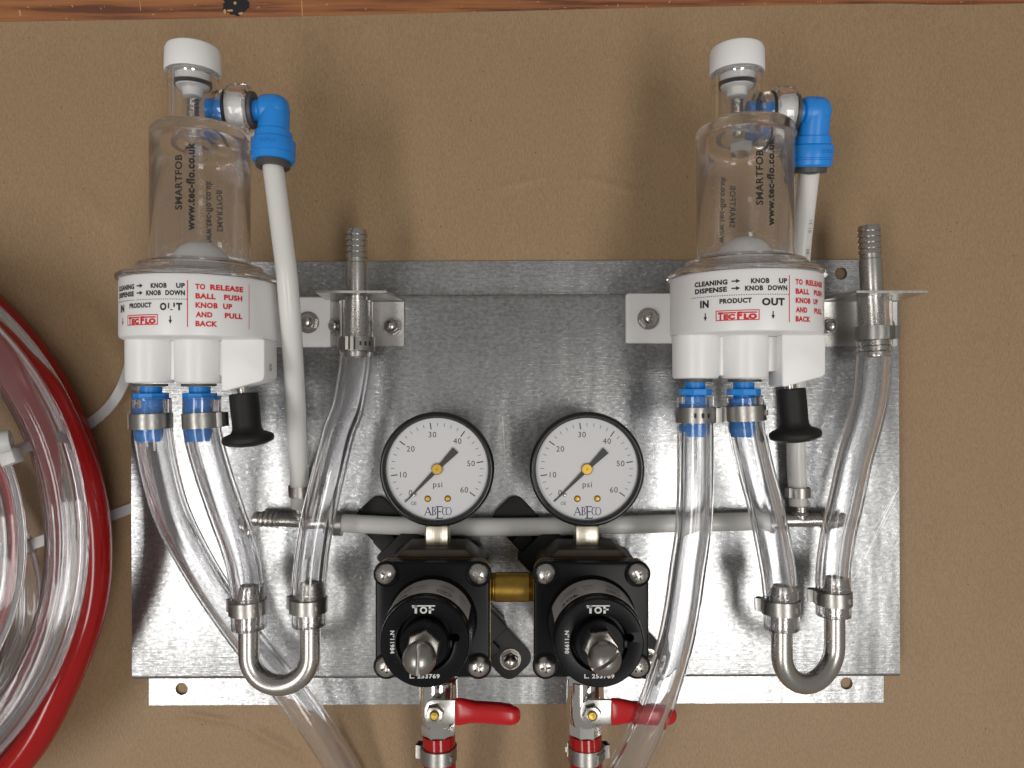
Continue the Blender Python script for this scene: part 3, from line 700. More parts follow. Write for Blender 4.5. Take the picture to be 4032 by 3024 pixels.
# ------------------------------------------------------------------ U bends
def ubend(x0, z0, x1, z1, ytop0, ytop1, yb, label):
    a, c = P(x0, ytop0, z0), P(x1, ytop1, z1)
    low = P((x0 + x1) / 2, yb, (z0 + z1) / 2).y
    half = (c.xz - a.xz) / 2 if False else Vector(((c.x - a.x) / 2, 0, (c.z - a.z) / 2))
    rad = half.length; cen = Vector(((a.x + c.x) / 2, low + rad, (a.z + c.z) / 2)); hx = half.normalized()
    e = empty('u_bend', cen, label, 'u-bend pipe', 'steel u-bends')
    pts = [a + Vector((0, -9, 0)), Vector((a.x, cen.y + 4, a.z))]
    for k in range(0, 25):
        t = math.pi * k / 24; pts.append(cen - hx * rad * math.cos(t) + Vector((0, -rad * math.sin(t), 0)))
    pts += [Vector((c.x, cen.y + 4, c.z)), c + Vector((0, -9, 0))]
    # resample straight legs
    def leg(p, q, n): return [p + (q - p) * k / n for k in range(n)]
    path = leg(pts[0], pts[1], 4) + pts[1:-2] + leg(pts[-2], pts[-1], 4) + [pts[-1]]
    mk('bent_pipe', T_(path, 5.0, 3.9, 28), STEEL, e, smooth=0.7)
    for p in (a, c):
        mk('barbed_end', L_([(3.9, 0), (4.6, 0), (5.1, 2.2), (5.1, 3.6), (5.75, 5.4), (5.75, 5.9), (5.15, 6.1), (5.75, 8.2), (5.75, 8.6), (5.15, 8.8), (5.15, 12), (3.9, 12)], p, (0, -1, 0), 32, closed=True), STEEL, e, smooth=0.5)
ubend(980, 52, 1222, 52, 2300, 2290, 2698, 'steel u-bend below the left detector, crossing the panel edge')
ubend(3078, 58, 3286, 46, 2300, 2270, 2690, 'steel u-bend at the lower right corner of the panel')

# ------------------------------------------------------------------ clear hoses
h1 = hose([(598, 1568, 77), (603, 1690, 77), (626, 1838, 72), (678, 2023, 62), (765, 2200, 50), (870, 2370, 38), (985, 2530, 29), (1100, 2668, 27.5), (1172, 2757, 27), (1270, 2900, 22), (1335, 3000, 16), (1420, 3150, 11), (1560, 3400, 10)], 'clear hose from the left outlet of the left detector, running off under its u-bend')
h2 = hose([(795, 1560, 77), (799, 1700, 76), (833, 1838, 73), (894, 2023, 66), (943, 2161, 60), (966, 2253, 55), (977, 2360, 52.5), (980, 2472, 52)], 'short clear hose from the left detector to the left leg of its u-bend')
h3 = hose([(1403, 1186, 38), (1403, 1413, 38), (1393, 1492, 39), (1369, 1609, 41), (1334, 1700, 43), (1290, 1884, 46), (1247, 2069, 48), (1221, 2253, 51), (1216, 2350, 52), (1218, 2460, 52)], 'clear hose from the left hanger bracket down to the u-bend, crossing the tee')
h4 = hose([(2737, 1562, 77), (2739, 1700, 77), (2737, 1946, 76), (2728, 2100, 74), (2706, 2250, 72), (2682, 2420, 70), (2644, 2589, 67), (2589, 2759, 64), (2517, 2928, 60), (2463, 3030, 55), (2330, 3250, 35), (2250, 3420, 20)], 'clear hose from the right detector crossing over the red lever')
h5 = hose([(2933, 1562, 77), (2942, 1692, 76), (2976, 1849, 73), (3012, 1984, 69), (3041, 2123, 65), (3065, 2261, 60), (3075, 2370, 58), (3077, 2474, 58)], 'short clear hose from the right detector to the left leg of the right u-bend')
h6 = hose([(3442, 1166, 38), (3443, 1380, 38), (3432, 1550, 40), (3400, 1690, 42), (3368, 1800, 43), (3328, 1984, 44), (3297, 2123, 45), (3281, 2261, 46), (3281, 2330, 46), (3281, 2422, 46)], 'clear hose from the right hanger bracket down to the right u-bend')
# blue barbed plugs that carry the hoses under each detector
def plug(X0, u, dy, label):
    o = (X0 + u, dy, ZF + 1 if False else ZF); a = (0, -1, 0)
    e = empty('hose_plug', (X0 + u, dy - 4, ZF), label, 'hose fitting', 'blue barbed hose plugs')
    mk('stem', L_([(0, 0.4), (4.7, 0.4), (4.7, 4.4), (0, 4.4)], o, a, 36), BLUE, e)
    mk('flange', L_([(0, 3.3), (7.2, 3.3), (7.5, 3.6), (7.5, 6.0), (7.2, 6.3), (0, 6.3)], o, a, 8, facet=.3), BLUE, e)
    mk('barb', L_([(0, 6.3), (4.7, 6.3), (4.7, 10.0), (5.09, 10.2), (5.09, 12.8), (4.8, 13.0), (4.8, 19.5), (5.09, 20.6), (5.09, 21.2), (4.9, 23), (4.2, 25.2), (0, 25.2)], o, a, 36), BLUE, e)
plug(XL, -22.8, -0.8, 'blue hose plug in the left outlet of the left detector'); plug(XL, -0.5, -0.8, 'blue hose plug in the middle outlet of the left detector')
plug(XR, -22.8, 1.2, 'blue hose plug in the left outlet of the right detector'); plug(XR, -0.5, 1.2, 'blue hose plug in the middle outlet of the right detector')

# ------------------------------------------------------------------ hose clamps
HR = 8.32
clampring(P(599, 1658, 77), (0.03, -1, 0), HR, 'hose clamp under the left outlet of the left detector', ear=-108)
clampring(P(798, 1655, 76.4), (0.06, -1, 0), HR, 'hose clamp beside the black knob of the left detector', ear=78)
clampring(P(1403, 1355, 38), (0, -1, 0), HR, 'hose clamp below the left hanger bracket with its ear facing up', ear=-8, slots=(24, 40, 56))
clampring(P(979, 2388, 52), (0.02, -1, 0.0), HR, 'hose clamp on the left leg of the left u-bend', ear=-112, wd=6.8)
clampring(P(1217, 2380, 52), (0.0, -1, 0.0), HR, 'hose clamp on the right leg of the left u-bend', ear=-112, wd=6.8)
clampring(P(2738, 1634, 77), (0, -1, 0), HR, 'hose clamp under the left outlet of the right detector with slots showing', ear=84, slots=(-14, 8, 24))
clampring(P(2937, 1626, 76.5), (0.05, -1, 0), HR, 'hose clamp beside the black knob of the right detector', ear=-100)
clampring(P(3443, 1312, 38), (0, -1, 0), HR, 'hose clamp below the right hanger bracket', ear=38)
clampring(P(3076, 2388, 58), (0.0, -1, 0.05), HR, 'hose clamp on the left leg of the right u-bend', ear=-120, wd=6.8)
clampring(P(3281, 2352, 46), (0, -1, 0.03), HR, 'hose clamp on the right leg of the right u-bend', ear=-120, wd=6.8)
clampring(P(1179, 1932, 28.6), (0, -1, -0.12), 5.05, 'small hose clamp above the left tee', ear=100, wd=5.4, small=True)
clampring(P(3143, 1938, 27), (0, -1, 0), 5.05, 'small hose clamp above the right tee', ear=-75, wd=5.4, small=True)
clampring(P(1331, 2058.5, 27), (1, -0.03, 0), 5.05, 'small hose clamp at the left end of the cross tube', ear=-100, wd=5.0, small=True)
clampring(P(3040, 2051, 27), (1, 0, 0), 5.05, 'small hose clamp at the right end of the cross tube, seen through hose', ear=-100, wd=5.0, small=True)

# ------------------------------------------------------------------ regulators
RX, RY = 36.6, -108.6
def regulator(X0, serial, label, turn, slot):
    e = empty('gas_regulator', (X0, RY, ZP), label, 'regulator', 'black gas regulators')
    mk('rear_body', join(PR(rrect(X0, RY, 24.6, 24.4, 5), 30, 66, bevel=.8), join(PR([(X0 - 21, RY + 24), (X0 + 21, RY + 24), (X0 + 17, RY + 27.6), (X0 + 14.2, RY + 29.8), (X0 - 14.2, RY + 29.8), (X0 - 17, RY + 27.6)], 38, 63.5, bevel=.6),
        L_([(0, 0), (9, 0), (9, 6), (0, 6)], (X0, RY - 24.3, 46), (0, -1, 0), 32))), BRONZE, e)
    mk('diaphragm_plate', PR(rrect(X0, RY, 26.5, 26.45, 5.3), 66.1, 67.3), BRASS, e)
    cv = PR(rrect(X0, RY, 26.4, 26.4, 5.4), 67.4, 75, bevel=.9, seg=3)
    for sx in (-1, 1):
        for sy in (-1, 1): join(cv, L_([(6.0, 74), (6.0, 75.25), (5.7, 75.4), (5.2, 75.1)], (X0 + sx * 21.2, RY + sy * 21.2, 0), (0, 0, 1), 32))
    mk('cover', cv, BLACK, e)
    bn = L_([(20.9, 74.6), (20.3, 75.4), (19.9, 77), (19.5, 80), (19.3, 101), (19.2, 102.2), (19.0, 102.4), (19.0, 104.6), (18.8, 105.4), (18.2, 105.8), (13.6, 105.9), (12.3, 105.6), (11.8, 103.6), (11.4, 102.4), (0, 102.4)], (X0, RY, 0), (0, 0, 1), 72)
    bo = mk('bonnet', boolean(bn, L_([(0, 96), (1.75, 96), (1.75, 112), (0, 112)], (X0 + 12.9, RY + 2.2, 0), (0, 0, 1), 20)), BLACK, e, smooth=0.5)
    mk('bonnet_collar', join(L_([(10.4, 101), (10.4, 107.6), (9.8, 108.6), (0, 108.6)], (X0, RY, 0), (0, 0, 1), 48), box(X0 + 10.4, RY + 0.4, 105.6, 2.6, 3.4, 6, .4)), BLACK, e)
    # sticker wrapped over the upper side
    b = bmesh.new(); n = 30; rows = []
    a0, a1 = math.radians(24), math.radians(160)
    sg = lambda a, z: Vector((X0 + 19.62 * math.cos(a), RY + 19.62 * math.sin(a), z))
    for k in range(n + 1): a = a0 + (a1 - a0) * k / n; rows.append((b.verts.new(sg(a, 78.5 + (1.2 if a < .6 else 0))), b.verts.new(sg(a, 100.8))))
    for A, B in zip(rows, rows[1:]): b.faces.new((A[0], B[0], B[1], A[1]))
    sk = mk('sticker', b, STICK, e)
    # print reads from the outside: baseline towards the panel
    b = bmesh.new()
    def sm(deg, z): return lambda x, y: Vector((X0 + 19.68 * math.cos(math.radians(deg) - x / 19.68), RY + 19.68 * math.sin(math.radians(deg) - x / 19.68), z + y))
    def smf(deg, z): return lambda x, y: Vector((X0 + 19.68 * math.cos(math.radians(deg) - x / 19.68), RY + 19.68 * math.sin(math.radians(deg) - x / 19.68), z + y))
    fu = smf(68, 95.5)
    ring = 28
    for k in range(ring):
        t, t2 = 2 * math.pi * k / ring, 2 * math.pi * (k + 1) / ring
        shape(b, [(3.5 * math.cos(t), 2.5 * math.sin(t)), (3.5 * math.cos(t2), 2.5 * math.sin(t2)), (3.0 * math.cos(t2), 2.0 * math.sin(t2)), (3.0 * math.cos(t), 2.0 * math.sin(t))], fu)
    text(b, 'U', 1.8, lambda x, y: fu(x - .8, y - .7), bold=.03); text(b, 'L', 1.8, lambda x, y: fu(x + .8, y - 1.3), bold=.03)
    text(b, 'TOF', 3.0, smf(128, 95.5), width=9, bold=.05)
    for (dg, z, wd) in ((128, 88.2, 9.5), (127, 86.6, 8), (126, 85.0, 9), (124, 83.4, 7), (98, 91.5, 5), (66, 86.2, 6.5), (65, 84.6, 7.2), (64, 83, 6), (42, 91.0, 3), (40, 86, 5), (40, 84.4, 4), (99, 88, 5), (99, 86, 6)):
        f0 = smf(dg, z + 2.5); x = -wd / 2
        while x < wd / 2:
            l = random.uniform(.25, .7); bar(b, x, 0, min(wd / 2, x + l), 0, .5, f0); x += l + .22
    mk('sticker_print', b, INK, sk, smooth=0)
    # white marks on the bonnet face
    b = bmesh.new(); zt = 106.0
    fl = lambda x, y: Vector((X0 + x, RY + y, zt))
    g = lambda x, y: fl(x - 0.5, y + 14.0)
    # logo: T with a long serifed bar, barred O, F
    bar(b, -4.9, 1.6, 4.9, 1.6, .5, g); bar(b, -3.2, 1.9, -3.2, -1.6, 1.0, g); bar(b, -4.7, .9, -2.6, .9, .45, g)
    for k in range(20):
        t, t2 = 2 * math.pi * k / 20, 2 * math.pi * (k + 1) / 20
        shape(b, [(1.55 * math.cos(t), -.2 + 1.45 * math.sin(t)), (1.55 * math.cos(t2), -.2 + 1.45 * math.sin(t2)), (.85 * math.cos(t2), -.2 + .8 * math.sin(t2)), (.85 * math.cos(t), -.2 + .8 * math.sin(t))], g)
    bar(b, 2.7, 1.4, 2.7, -1.6, 1.0, g); bar(b, 2.2, .1, 4.4, .1, .6, g)
    text(b, 'N°' + serial, 1.75, lambda x, y: fl(-14.4 + y, 0.4 - x), width=9.6, bold=.03)
    text(b, 'L. 253769', 1.75, lambda x, y: fl(x, y - 14.7), width=12.6, bold=.03)
    mk('white_marks', b, INKW, bo, smooth=0)
    # adjusting screw
    mk('lock_nut', L_([(0, 108.2), (7.0, 108.2), (7.4, 108.8), (7.4, 112.0), (6.8, 112.8), (0, 112.8)], (X0, RY, 0), (0, 0, 1), 6, facet=turn), STEEL, e)
    prf = [(0, 110), (5.2, 110), (5.2, 117.6), (5.9, 119.4)] + [(6.7 * math.cos(math.radians(t)), 123.4 + 6.7 * math.sin(math.radians(t))) for t in range(-30, 90, 10)] + [(0, 130.1)]
    sb = L_(prf, (X0, RY, 0), (0, 0, 1), 40)
    ct = box(0, 0, 128.6, 16, 1.4, 6, M=Matrix.Translation((X0, RY, 0)) @ Matrix.Rotation(slot, 4, 'Z'))
    mk('adjusting_screw', boolean(sb, ct), BAND, e, smooth=0.5)
    k = 0
    for sx in (-1, 1):
        for sy in (-1, 1):
            c = (X0 + sx * 21.2, RY + sy * 21.2, 0)
            hd = L_([(0, 74.5), (4.95, 74.5), (4.95, 75.6), (4.6, 76.6), (3.8, 77.4), (2.4, 78.1), (0, 78.5)], c, (0, 0, 1), 32)
            M = Matrix.Translation(c) @ Matrix.Rotation(random.uniform(0.1, 1.3), 4, 'Z')
            cut = join(box(0, 0, 78, 4.7, 1.15, 3.2, M=M), box(0, 0, 78.013, 1.15, 4.72, 3.21, M=M))
            cut = boolean(box(0, 0, 78, 4.7, 1.15, 3.2, M=M), box(0, 0, 78.013, 1.15, 4.72, 3.21, M=M), 'UNION')
            mk('screw', boolean(hd, cut), STEEL, e, smooth=0.5); k += 1
    # diagonal strap behind the regulator
    M = Matrix.Translation((X0, RY, 0)) @ Matrix.Rotation(math.radians(-46.5), 4, 'Z')
    st = PR(rrect(0, 0, 61, 10, 6), ZP + .1, ZP + 3.4, bevel=.5, M=M)
    join(st, PR(rrect(0, 0, 37, 12.5, 2), ZP + 3.3, ZP + 12.4, bevel=.6, M=M)); join(st, PR(rrect(0, -4.5, 44, 5, 1), ZP + 3.3, ZP + 7.4, bevel=.6, M=M))
    sp = mk('mounting_strap', st, BLACKM, e)
    p = M @ Vector((52, 0, 0)); acorn(sp, p.x, p.y, ZP + 3.3, R=4.7, turn=.5)
    return e
regulator(-RX, '11984', 'left black gas regulator whose adjusting screw slot points straight up', .35, math.radians(90))
regulator(RX, '11990', 'right black gas regulator whose adjusting screw slot runs diagonally', .1, math.radians(35))
b = [(0, -16), (6.5, -16), (6.5, -9.9), (7.2, -9.8)]
pr = [(0, -14)]
for k in range(6): pr += [(6.6, -14 + k * .9), (7.05, -13.6 + k * .9)]
pr += [(6.9, -8.6), (7.2, -8.2), (7.2, 8.2), (6.9, 8.6)]
for k in range(6): pr += [(6.6, 8.8 + k * .9), (7.05, 9.2 + k * .9)]
pr += [(0, 14.4)]
nip = empty('pipe_nipple', (0, RY + 3.4, 46), 'brass pipe nipple joining the two black regulators', 'pipe nipple')
mk('brass_pipe', L_(pr, (0, -100.2, 50), (1, 0, 0), 48), BRASS, nip, smooth=0.5)

# ------------------------------------------------------------------ pressure gauges
def gauge(X0, label, needle):
    GY, zf, R = -41.6, 57.0, 28.0
    e = empty('pressure_gauge', (X0, GY, 38), label, 'pressure gauge', 'round pressure gauges')
    O = (X0, GY, 0); up = (0, 0, 1)
    mk('case', L_([(0, 38), (25, 38), (26.4, 39), (26.6, 41), (26.6, 53), (0, 53)], O, up, 72), BEZEL, e)
    mk('bezel', L_([(26.5, 49.0), (27.5, 49.4), (28.0, 50.6), (28.0, 55.0), (27.6, 56.3), (26.8, 57.0), (26.1, 56.9), (25.6, 56.0), (25.1, 55.4), (24.9, 54.0), (24.9, 51.0), (26.5, 51.0)], O, up, 96, closed=True), BEZEL, e, smooth=0.9)
    dl = mk('dial', L_([(0, 53.05), (24.88, 53.05), (24.88, 53.3), (0, 53.3)], O, up, 72), DIAL, e)
    k = 0.0735
    b, nb = bmesh.new(), bmesh.new(); zt = 53.36
    fl = lambda x, y: Vector((X0 + x, GY + y, zt))
    for i in range(31):
        a = math.radians(233 - i * 268.6 / 30)
        if i in (0,): continue
        r0, r1, wd = (19.6, 22.9, .52) if i % 5 == 0 else (20.9, 22.6, .24)
        bar(b, r0 * math.cos(a), r0 * math.sin(a), r1 * math.cos(a), r1 * math.sin(a), wd, fl)
    for s, x, y in (('0', -178, -157), ('10', -225, -37), ('20', -177, 135), ('30', -32, 230), ('40', 134, 187), ('50', 225, 38), ('60', 180, -138)):
        text(b, s, 2.85, lambda u, v: fl(x * k + u, y * k - 1.4 + v))
    text(b, 'psi', 3.0, lambda u, v: fl(.2 + u, -105 * k - 1.2 + v))
    for cx in (-11.9, -10.6):
        for q in range(10):
            t, t2 = math.radians(55 + 25 * q), math.radians(55 + 25 * (q + 1))
            shape(b, [(cx + .85 * math.cos(t), -16.8 + .85 * math.sin(t)), (cx + .85 * math.cos(t2), -16.8 + .85 * math.sin(t2)), (cx + .62 * math.cos(t2), -16.8 + .62 * math.sin(t2)), (cx + .62 * math.cos(t), -16.8 + .62 * math.sin(t))], fl)
    bar(b, -11.4, -16.8, -10.2, -16.8, .2, fl)
    mk('scale_print', b, INK, dl, smooth=0)
    # maker's word in overlapping serif capitals
    def stroke(*a): bar(nb, *a, fl)
    yb, yt, x = -22.6, -18.7, -5.4
    stroke(-6.1, yb, -4.5, yt, .3); stroke(-4.6, yt, -3.1, yb, .6); stroke(-5.5, yb + 1.3, -3.6, yb + 1.3, .28); stroke(-6.5, yb, -5.5, yb, .25); stroke(-3.6, yb, -2.6, yb, .25)
    stroke(-2.2, yb, -2.2, yt, .55); stroke(-2.7, yb, -1.5, yb, .25); stroke(-2.7, yt, -1.5, yt, .25)
    def arcs(cx, cy_, rx, ry, d0, d1, wd):
        n = 12
        for q in range(n):
            t, t2 = math.radians(d0 + (d1 - d0) * q / n), math.radians(d0 + (d1 - d0) * (q + 1) / n)
            shape(nb, [(cx + rx * math.cos(t), cy_ + ry * math.sin(t)), (cx + rx * math.cos(t2), cy_ + ry * math.sin(t2)), (cx + (rx - wd) * math.cos(t2), cy_ + (ry - .25) * math.sin(t2)), (cx + (rx - wd) * math.cos(t), cy_ + (ry - .25) * math.sin(t))], fl)
    arcs(-1.8, yt - .95, 1.1, 1.0, -90, 90, .45); arcs(-1.8, yb + 1.05, 1.3, 1.1, -90, 90, .5)
    stroke(.2, yb - 1.5, .2, yt + .3, .7); stroke(-.8, yt + .3, 2.5, yt + .3, .45); stroke(-.8, yb - 1.5, 2.7, yb - 1.5, .5); stroke(.4, -20.9, 2.0, -20.9, .5); stroke(2.6, yt + .4, 2.6, yt - .7, .2); stroke(2.8, yb - 1.6, 2.8, yb - .5, .2)
    arcs(3.8, (yb + yt) / 2, 1.5, 2.05, 45, 315, .5)
    arcs(5.6, (yb + yt) / 2, 1.5, 2.05, 0, 360, .45)
    mk('maker_print', nb, INKB, dl, smooth=0)
    # needle
    b = bmesh.new(); a = math.radians(needle); c, s = math.cos(a), math.sin(a)
    pts = [(22.6, -.22), (22.6, .22), (3.4, 1.0), (1.5, 1.1), (-1.5, 1.0), (-3, 1.1), (-13.0, 1.9), (-13.0, -1.9), (-3, -1.1), (-1.5, -1.0), (1.5, -1.1), (3.4, -1.0)]
    prism(b, [(X0 + x * c - y * s, GY + x * s + y * c) for x, y in pts], 54.0, 54.25)
    nd = mk('needle', b, pm('needle_grey', (0.028, 0.028, 0.03), 0.5), e)
    mk('hub', L_([(0, 53.3), (2.75, 53.3), (2.75, 54.6), (2.4, 54.85), (.5, 54.85), (.3, 54.6), (0, 54.6)], O, up, 36), GOLD, nd)
    for x, y in ((-63, -198), (70, -197)):
        mk('dial_screw', L_([(0, 53.3), (1.6, 53.3), (1.6, 53.7), (1.35, 53.9), (1.0, 53.6), (.9, 53.8), (0, 53.9)], (X0 + x * k, GY + y * k, 0), up, 24), GOLD, e)
    mk('stop_pin', L_([(0, 53.3), (.8, 53.3), (.8, 54.5), (.5, 54.9), (0, 55)], (X0 - 150 * k, GY - 172 * k, 0), up, 16), STEEL, e)
    mk('lens', L_([(0, 55.35), (25.05, 55.35), (25.05, 55.36), (0, 55.36)], O, up, 64), PANE, e)
    stm = PR(rrect(X0, 0, 5.85, 5.85, .8, 2), 69.2, 79.0, bevel=.5, M=Matrix.Translation((0, 0, 49.5)) @ Matrix(((1, 0, 0, 0), (0, 0, -1, 0), (0, 1, 0, 0), (0, 0, 0, 1))))
    ss = mk('square_stem', stm, NICKEL, e)
    mk('stem_thread', L_([(0, 78.5), (5.0, 78.5), (5.2, 79.4), (4.8, 79.8), (5.2, 80.2), (4.8, 80.6), (5.1, 81.0), (0, 81.0)], (X0, 0, 49.5), (0, -1, 0), 32), CHROME, e)
    b = bmesh.new(); text(b, 'EW', 1.3, lambda x, y: Vector((X0 + .3 + x, -78.2 + y, 55.42)), width=2.6)
    mk('stem_print', b, INK, ss, smooth=0)
gauge(-RX, 'left pressure gauge with white dial, above the regulator marked 11984', 226)
gauge(RX, 'right pressure gauge with white dial, nearer the long clear hose', 224.8)

# ------------------------------------------------------------------ shut-off valves and red hoses
def valve(X0, label, dx):
    z = 46; a = (0, -1, 0)
    e = empty('ball_valve', (X0, -160, z), label, 'ball valve', 'chrome shut-off valves')
    O = (X0, 0, z)
    mk('valve_body', join(L_([(0, 131), (7.5, 131), (7.5, 146), (9.2, 147), (9.4, 152), (9.6, 163), (8.6, 168), (7.6, 169.5), (0, 169.5)], O, a, 40), join(L_([(0, 136), (9.6, 136), (9.9, 136.8), (9.9, 148), (9.4, 149), (0, 149)], O, a, 6, facet=0.52), L_([(0, 167), (8.4, 167), (8.8, 168), (8.8, 173.4), (8.2, 174.4), (0, 174.4)], O, a, 8, facet=.39))), CHROME, e, smooth=0.5)
    Z = 59; c = P(1714 if X0 < 0 else 2328, 2813, Z); c.y = -157.8
    cx, cyy = c.x, c.y
    mk('valve_stem', L_([(0, 50), (4.2, 50), (4.2, Z), (0, Z)], (cx, cyy, 0), (0, 0, 1), 24), CHROME, e)
    pl = [(cx - 4.4, cyy - 5.0), (cx - 2, cyy - 5.9), (cx + 11, cyy - 5.9), (cx + 11, cyy + 5.9), (cx - 1.5, cyy + 6.1), (cx - 4, cyy + 4.6), (cx - 5.2, cyy + 1.5), (cx - 5.4, cyy - 2)]
    lv = mk('lever_plate', PR(pl, Z - 1, Z + .8, bevel=.5), SHEET, e)
    nt = L_([(0, Z + .7), (4.6, Z + .7), (4.6, Z + 2.8), (4.1, Z + 3.4), (0, Z + 3.4)], (cx, cyy, 0), (0, 0, 1), 6, facet=.2)
    mk('lever_nut', join(nt, L_([(2.6, Z + 3.3), (3.7, Z + 3.3), (3.7, Z + 4.4), (2.6, Z + 4.6)], (cx, cyy, 0), (0, 0, 1), 28, closed=True)), STEEL, lv)
    mk('stem_tip', L_([(0, Z + 3), (2.2, Z + 3), (2.2, Z + 4.9), (1.7, Z + 5.3), (.5, Z + 5.3), (0, Z + 5.1)], (cx, cyy, 0), (0, 0, 1), 20), GOLD, lv)
    # grip: lofted rounded sections along x (x from plate end, y centre, half height, half thickness)
    sec = [(9.6, 0, 6.2, 1.6), (10.2, 0, 6.5, 2.0), (13, .05, 6.3, 2.5), (16, .1, 5.6, 3.1), (19.5, -.1, 5.0, 3.6), (25, -.4, 5.0, 3.8), (31, -.9, 5.05, 3.8), (36, -1.4, 4.9, 3.7), (38.6, -1.6, 4.2, 3.2), (40.2, -1.6, 3.0, 2.3), (41, -1.6, 1.4, 1.1)]
    b = bmesh.new(); R_ = []
    for x, y, h, t in sec:
        ring = []
        for q in range(24):
            an = 2 * math.pi * q / 24; cc, s_ = math.cos(an), math.sin(an)
            ring.append(b.verts.new((cx + x, cyy + y + h * math.copysign(abs(cc) ** .75, cc), Z + t * math.copysign(abs(s_) ** .8, s_))))
        R_.append(ring)
    for A, B in zip(R_, R_[1:]):
        for q in range(24): b.faces.new((A[q], A[(q + 1) % 24], B[(q + 1) % 24], B[q]))
    b.faces.new(R_[0]); b.faces.new(R_[-1]); bmesh.ops.recalc_face_normals(b, faces=b.faces)
    mk('lever_grip', b, REDG, e, smooth=0.9)
valve(-RX, 'chrome ball valve with its whole red lever in view', 0)
valve(RX, 'chrome ball valve whose red lever passes under a clear hose', 0)
for X0, lb, lc in ((-RX, 'red hose below the left ball valve at the bottom edge', 'hose clamp on the left red hose'), (RX, 'red hose below the right ball valve at the bottom edge', 'hose clamp on the right red hose')):
    path = spline([Vector(p) for p in ((X0, -174.45, 46), (X0 + .3, -185, 46), (X0 + .6, -205, 44), (X0 + 1, -235, 34), (X0 + 2, -275, 14), (X0 + 3, -320, 10))], 8)
    mk('red_hose', T_(path, 8.2, 5, 28), RED, loc=path[0], label=lb, cat='hose', group='red gas hoses', smooth=0.7)
    clampring((X0 + .25, -183.8, 46), (0, -1, 0), 8.25, lc, ear=-105 if X0 < 0 else 105)

# ------------------------------------------------------------------ coiled hoses at the left
def circ(cx, cy_, rpx, z, n=96, dz=0, ph=0):
    return [P(cx + rpx * math.cos(2 * math.pi * k / n), cy_ + rpx * math.sin(2 * math.pi * k / n), z + dz * math.sin(2 * math.pi * k / n + ph)) for k in range(n)]
rc = empty('red_hose_coil', P(-862, 2130, 10), 'coil of red hose lying outermost at the left edge', 'hose coil')
mk('hose_loop', T_(circ(-862, 2130, 1233, 10), 8.0, 4.8, 24, closed=True), RED, rc, smooth=0.9)
mk('hose_loop', T_(spline([P(x, y, 51) for x, y in ((370, 2150), (352, 2385), (245, 2690), (105, 2950), (-90, 3140), (-480, 3330), (-860, 3400), (-1500, 3200), (-2000, 2700), (-2100, 2130), (-1900, 1500), (-1400, 1080), (-860, 960), (-400, 1080), (-42, 1316), (74, 1433), (132, 1490), (178, 1548), (258, 1705), (340, 1925))], 8, closed=True), 8.2, 5.0, 24, closed=True), RED, rc, smooth=0.9)
cc = empty('clear_hose_coil', P(-861, 2130, 27), 'coil of clear hose stacked on the red coil at the left edge', 'hose coil')
mk('hose_loop', T_(circ(-862, 2130, 1200, 27), 8.2, 5.0, 40, closed=True, rip=0.014), VINYL, cc, smooth=0.9)
mk('hose_loop', T_(circ(-862, 2130, 1136, 64), 8.3, 5.1, 40, closed=True, rip=0.014), VINYL, cc, smooth=0.9)
mk('hose_loop', T_(circ(-866, 2134, 1112, 27), 8.2, 5.0, 40, closed=True, rip=0.014), VINYL, cc, smooth=0.9)
c2 = empty('clear_hose_coil', P(-812, 2150, 40), 'inner coil of clear hose cut off by the left edge', 'hose coil')
mk('hose_loop', T_(circ(-812, 2150, 838, 58), 8.3, 5.1, 40, closed=True, rip=0.014), VINYL, c2, smooth=0.9)
mk('hose_loop', T_(circ(-490, 2370, 592, 22), 8.2, 5.0, 40, closed=True, rip=0.014), VINYL, c2, smooth=0.9)
r2 = mk('red_hose_coil', T_(circ(-820, 2150, 770, 38), 8.0, 4.8, 24, closed=True), RED, loc=P(-820, 2150, 38), label='inner coil of red hose seen through clear hose at the left edge', cat='hose coil', smooth=0.9)

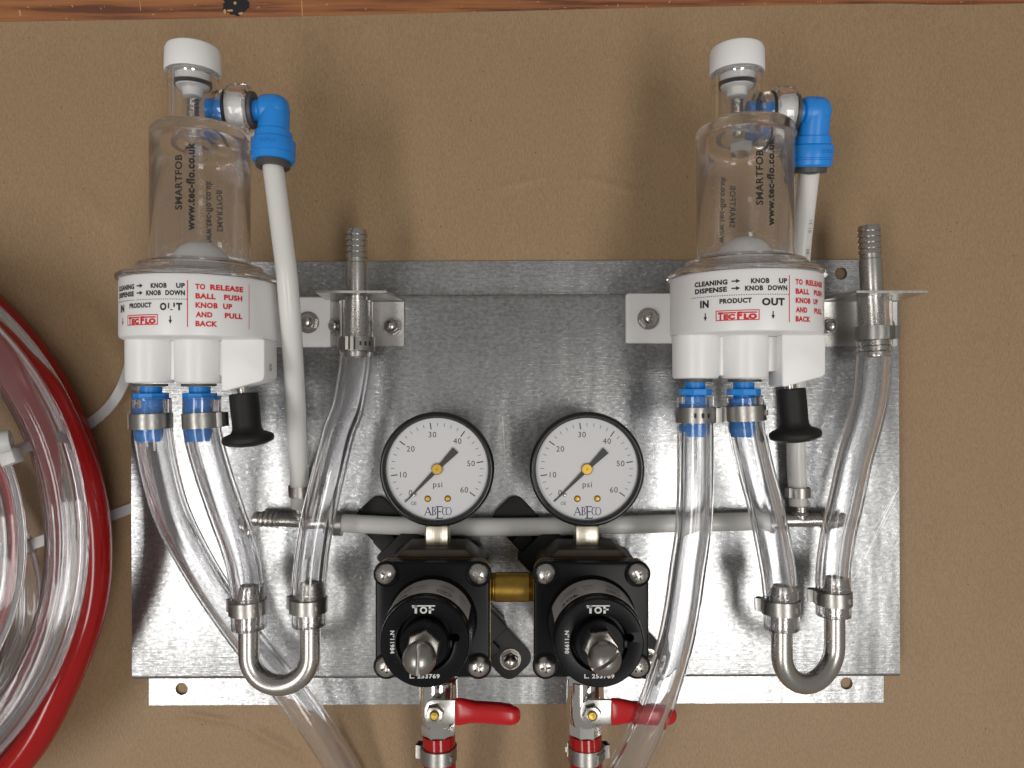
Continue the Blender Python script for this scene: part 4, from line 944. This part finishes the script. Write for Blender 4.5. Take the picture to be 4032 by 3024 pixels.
def ribbon(b, pts, wd, th):
    path = spline([P(*p) for p in pts], 8); fr = frames(path)
    rows = []
    for p, (t, u, v) in zip(path, fr):
        s = t.cross(Vector((0, 0, 1))).normalized(); nn = s.cross(t)
        rows.append([b.verts.new(p + s * a * wd / 2 + nn * c_ * th / 2) for a, c_ in ((-1, -1), (1, -1), (1, 1), (-1, 1))])
    for A, B in zip(rows, rows[1:]):
        for q in range(4): b.faces.new((A[q], A[(q + 1) % 4], B[(q + 1) % 4], B[q]))
    b.faces.new(rows[0]); b.faces.new(rows[-1][::-1]); bmesh.ops.recalc_face_normals(b, faces=b.faces); return b
def cable_tie(label, strap, head, hz, rot, tail=None):
    c = P(*head, hz); e = empty('cable_tie', c, label, 'cable tie', 'white cable ties')
    mk('strap', ribbon(bmesh.new(), strap, 5.6, 1.2), TIE, e)
    M = Matrix.Translation(c) @ Matrix.Rotation(rot, 4, 'Z')
    hd = box(0, -2.2, 0, 7.4, 7.0, 7.0, .9, M=M)
    if tail is None:
        join(hd, L_([(2.2, -3.4), (5.0, -3.4), (5.3, -2.8), (5.3, 2.8), (5.0, 3.4), (2.2, 3.4)], M @ Vector((0.5, 5.2, 2.5)), M.to_3x3() @ Vector((-0.9, 0.15, .4)), 32, closed=True))
    mk('head', hd, TIE, e, smooth=0.5)
    if tail: mk('tail', ribbon(bmesh.new(), tail, 5.6, 1.2), TIE, e)
cable_tie('white cable tie whose looped head stands inside the coil, tail curling to the detector', [(-140, 1850, 70), (-60, 1820, 71), (0, 1797, 70), (40, 1782, 64), (80, 1768, 50), (130, 1752, 36), (200, 1735, 15), (260, 1715, 2.0), (320, 1688, 1.4), (372, 1655, 2.2), (430, 1602, 4), (470, 1545, 5), (500, 1475, 6), (520, 1400, 6)], (36, 1782), 68, 0.35)
cable_tie('white cable tie with a small square head, its tail tucked under the panel', [(60, 2165, 20), (120, 2146, 22), (185, 2122, 20), (260, 2095, 3), (340, 2065, 1.2), (430, 2034, 1.2), (520, 2000, 1.4), (620, 1965, 1.4)], (118, 2148), 22, -1.2, tail=[(60, 2165, 22), (90, 2155, 24)])
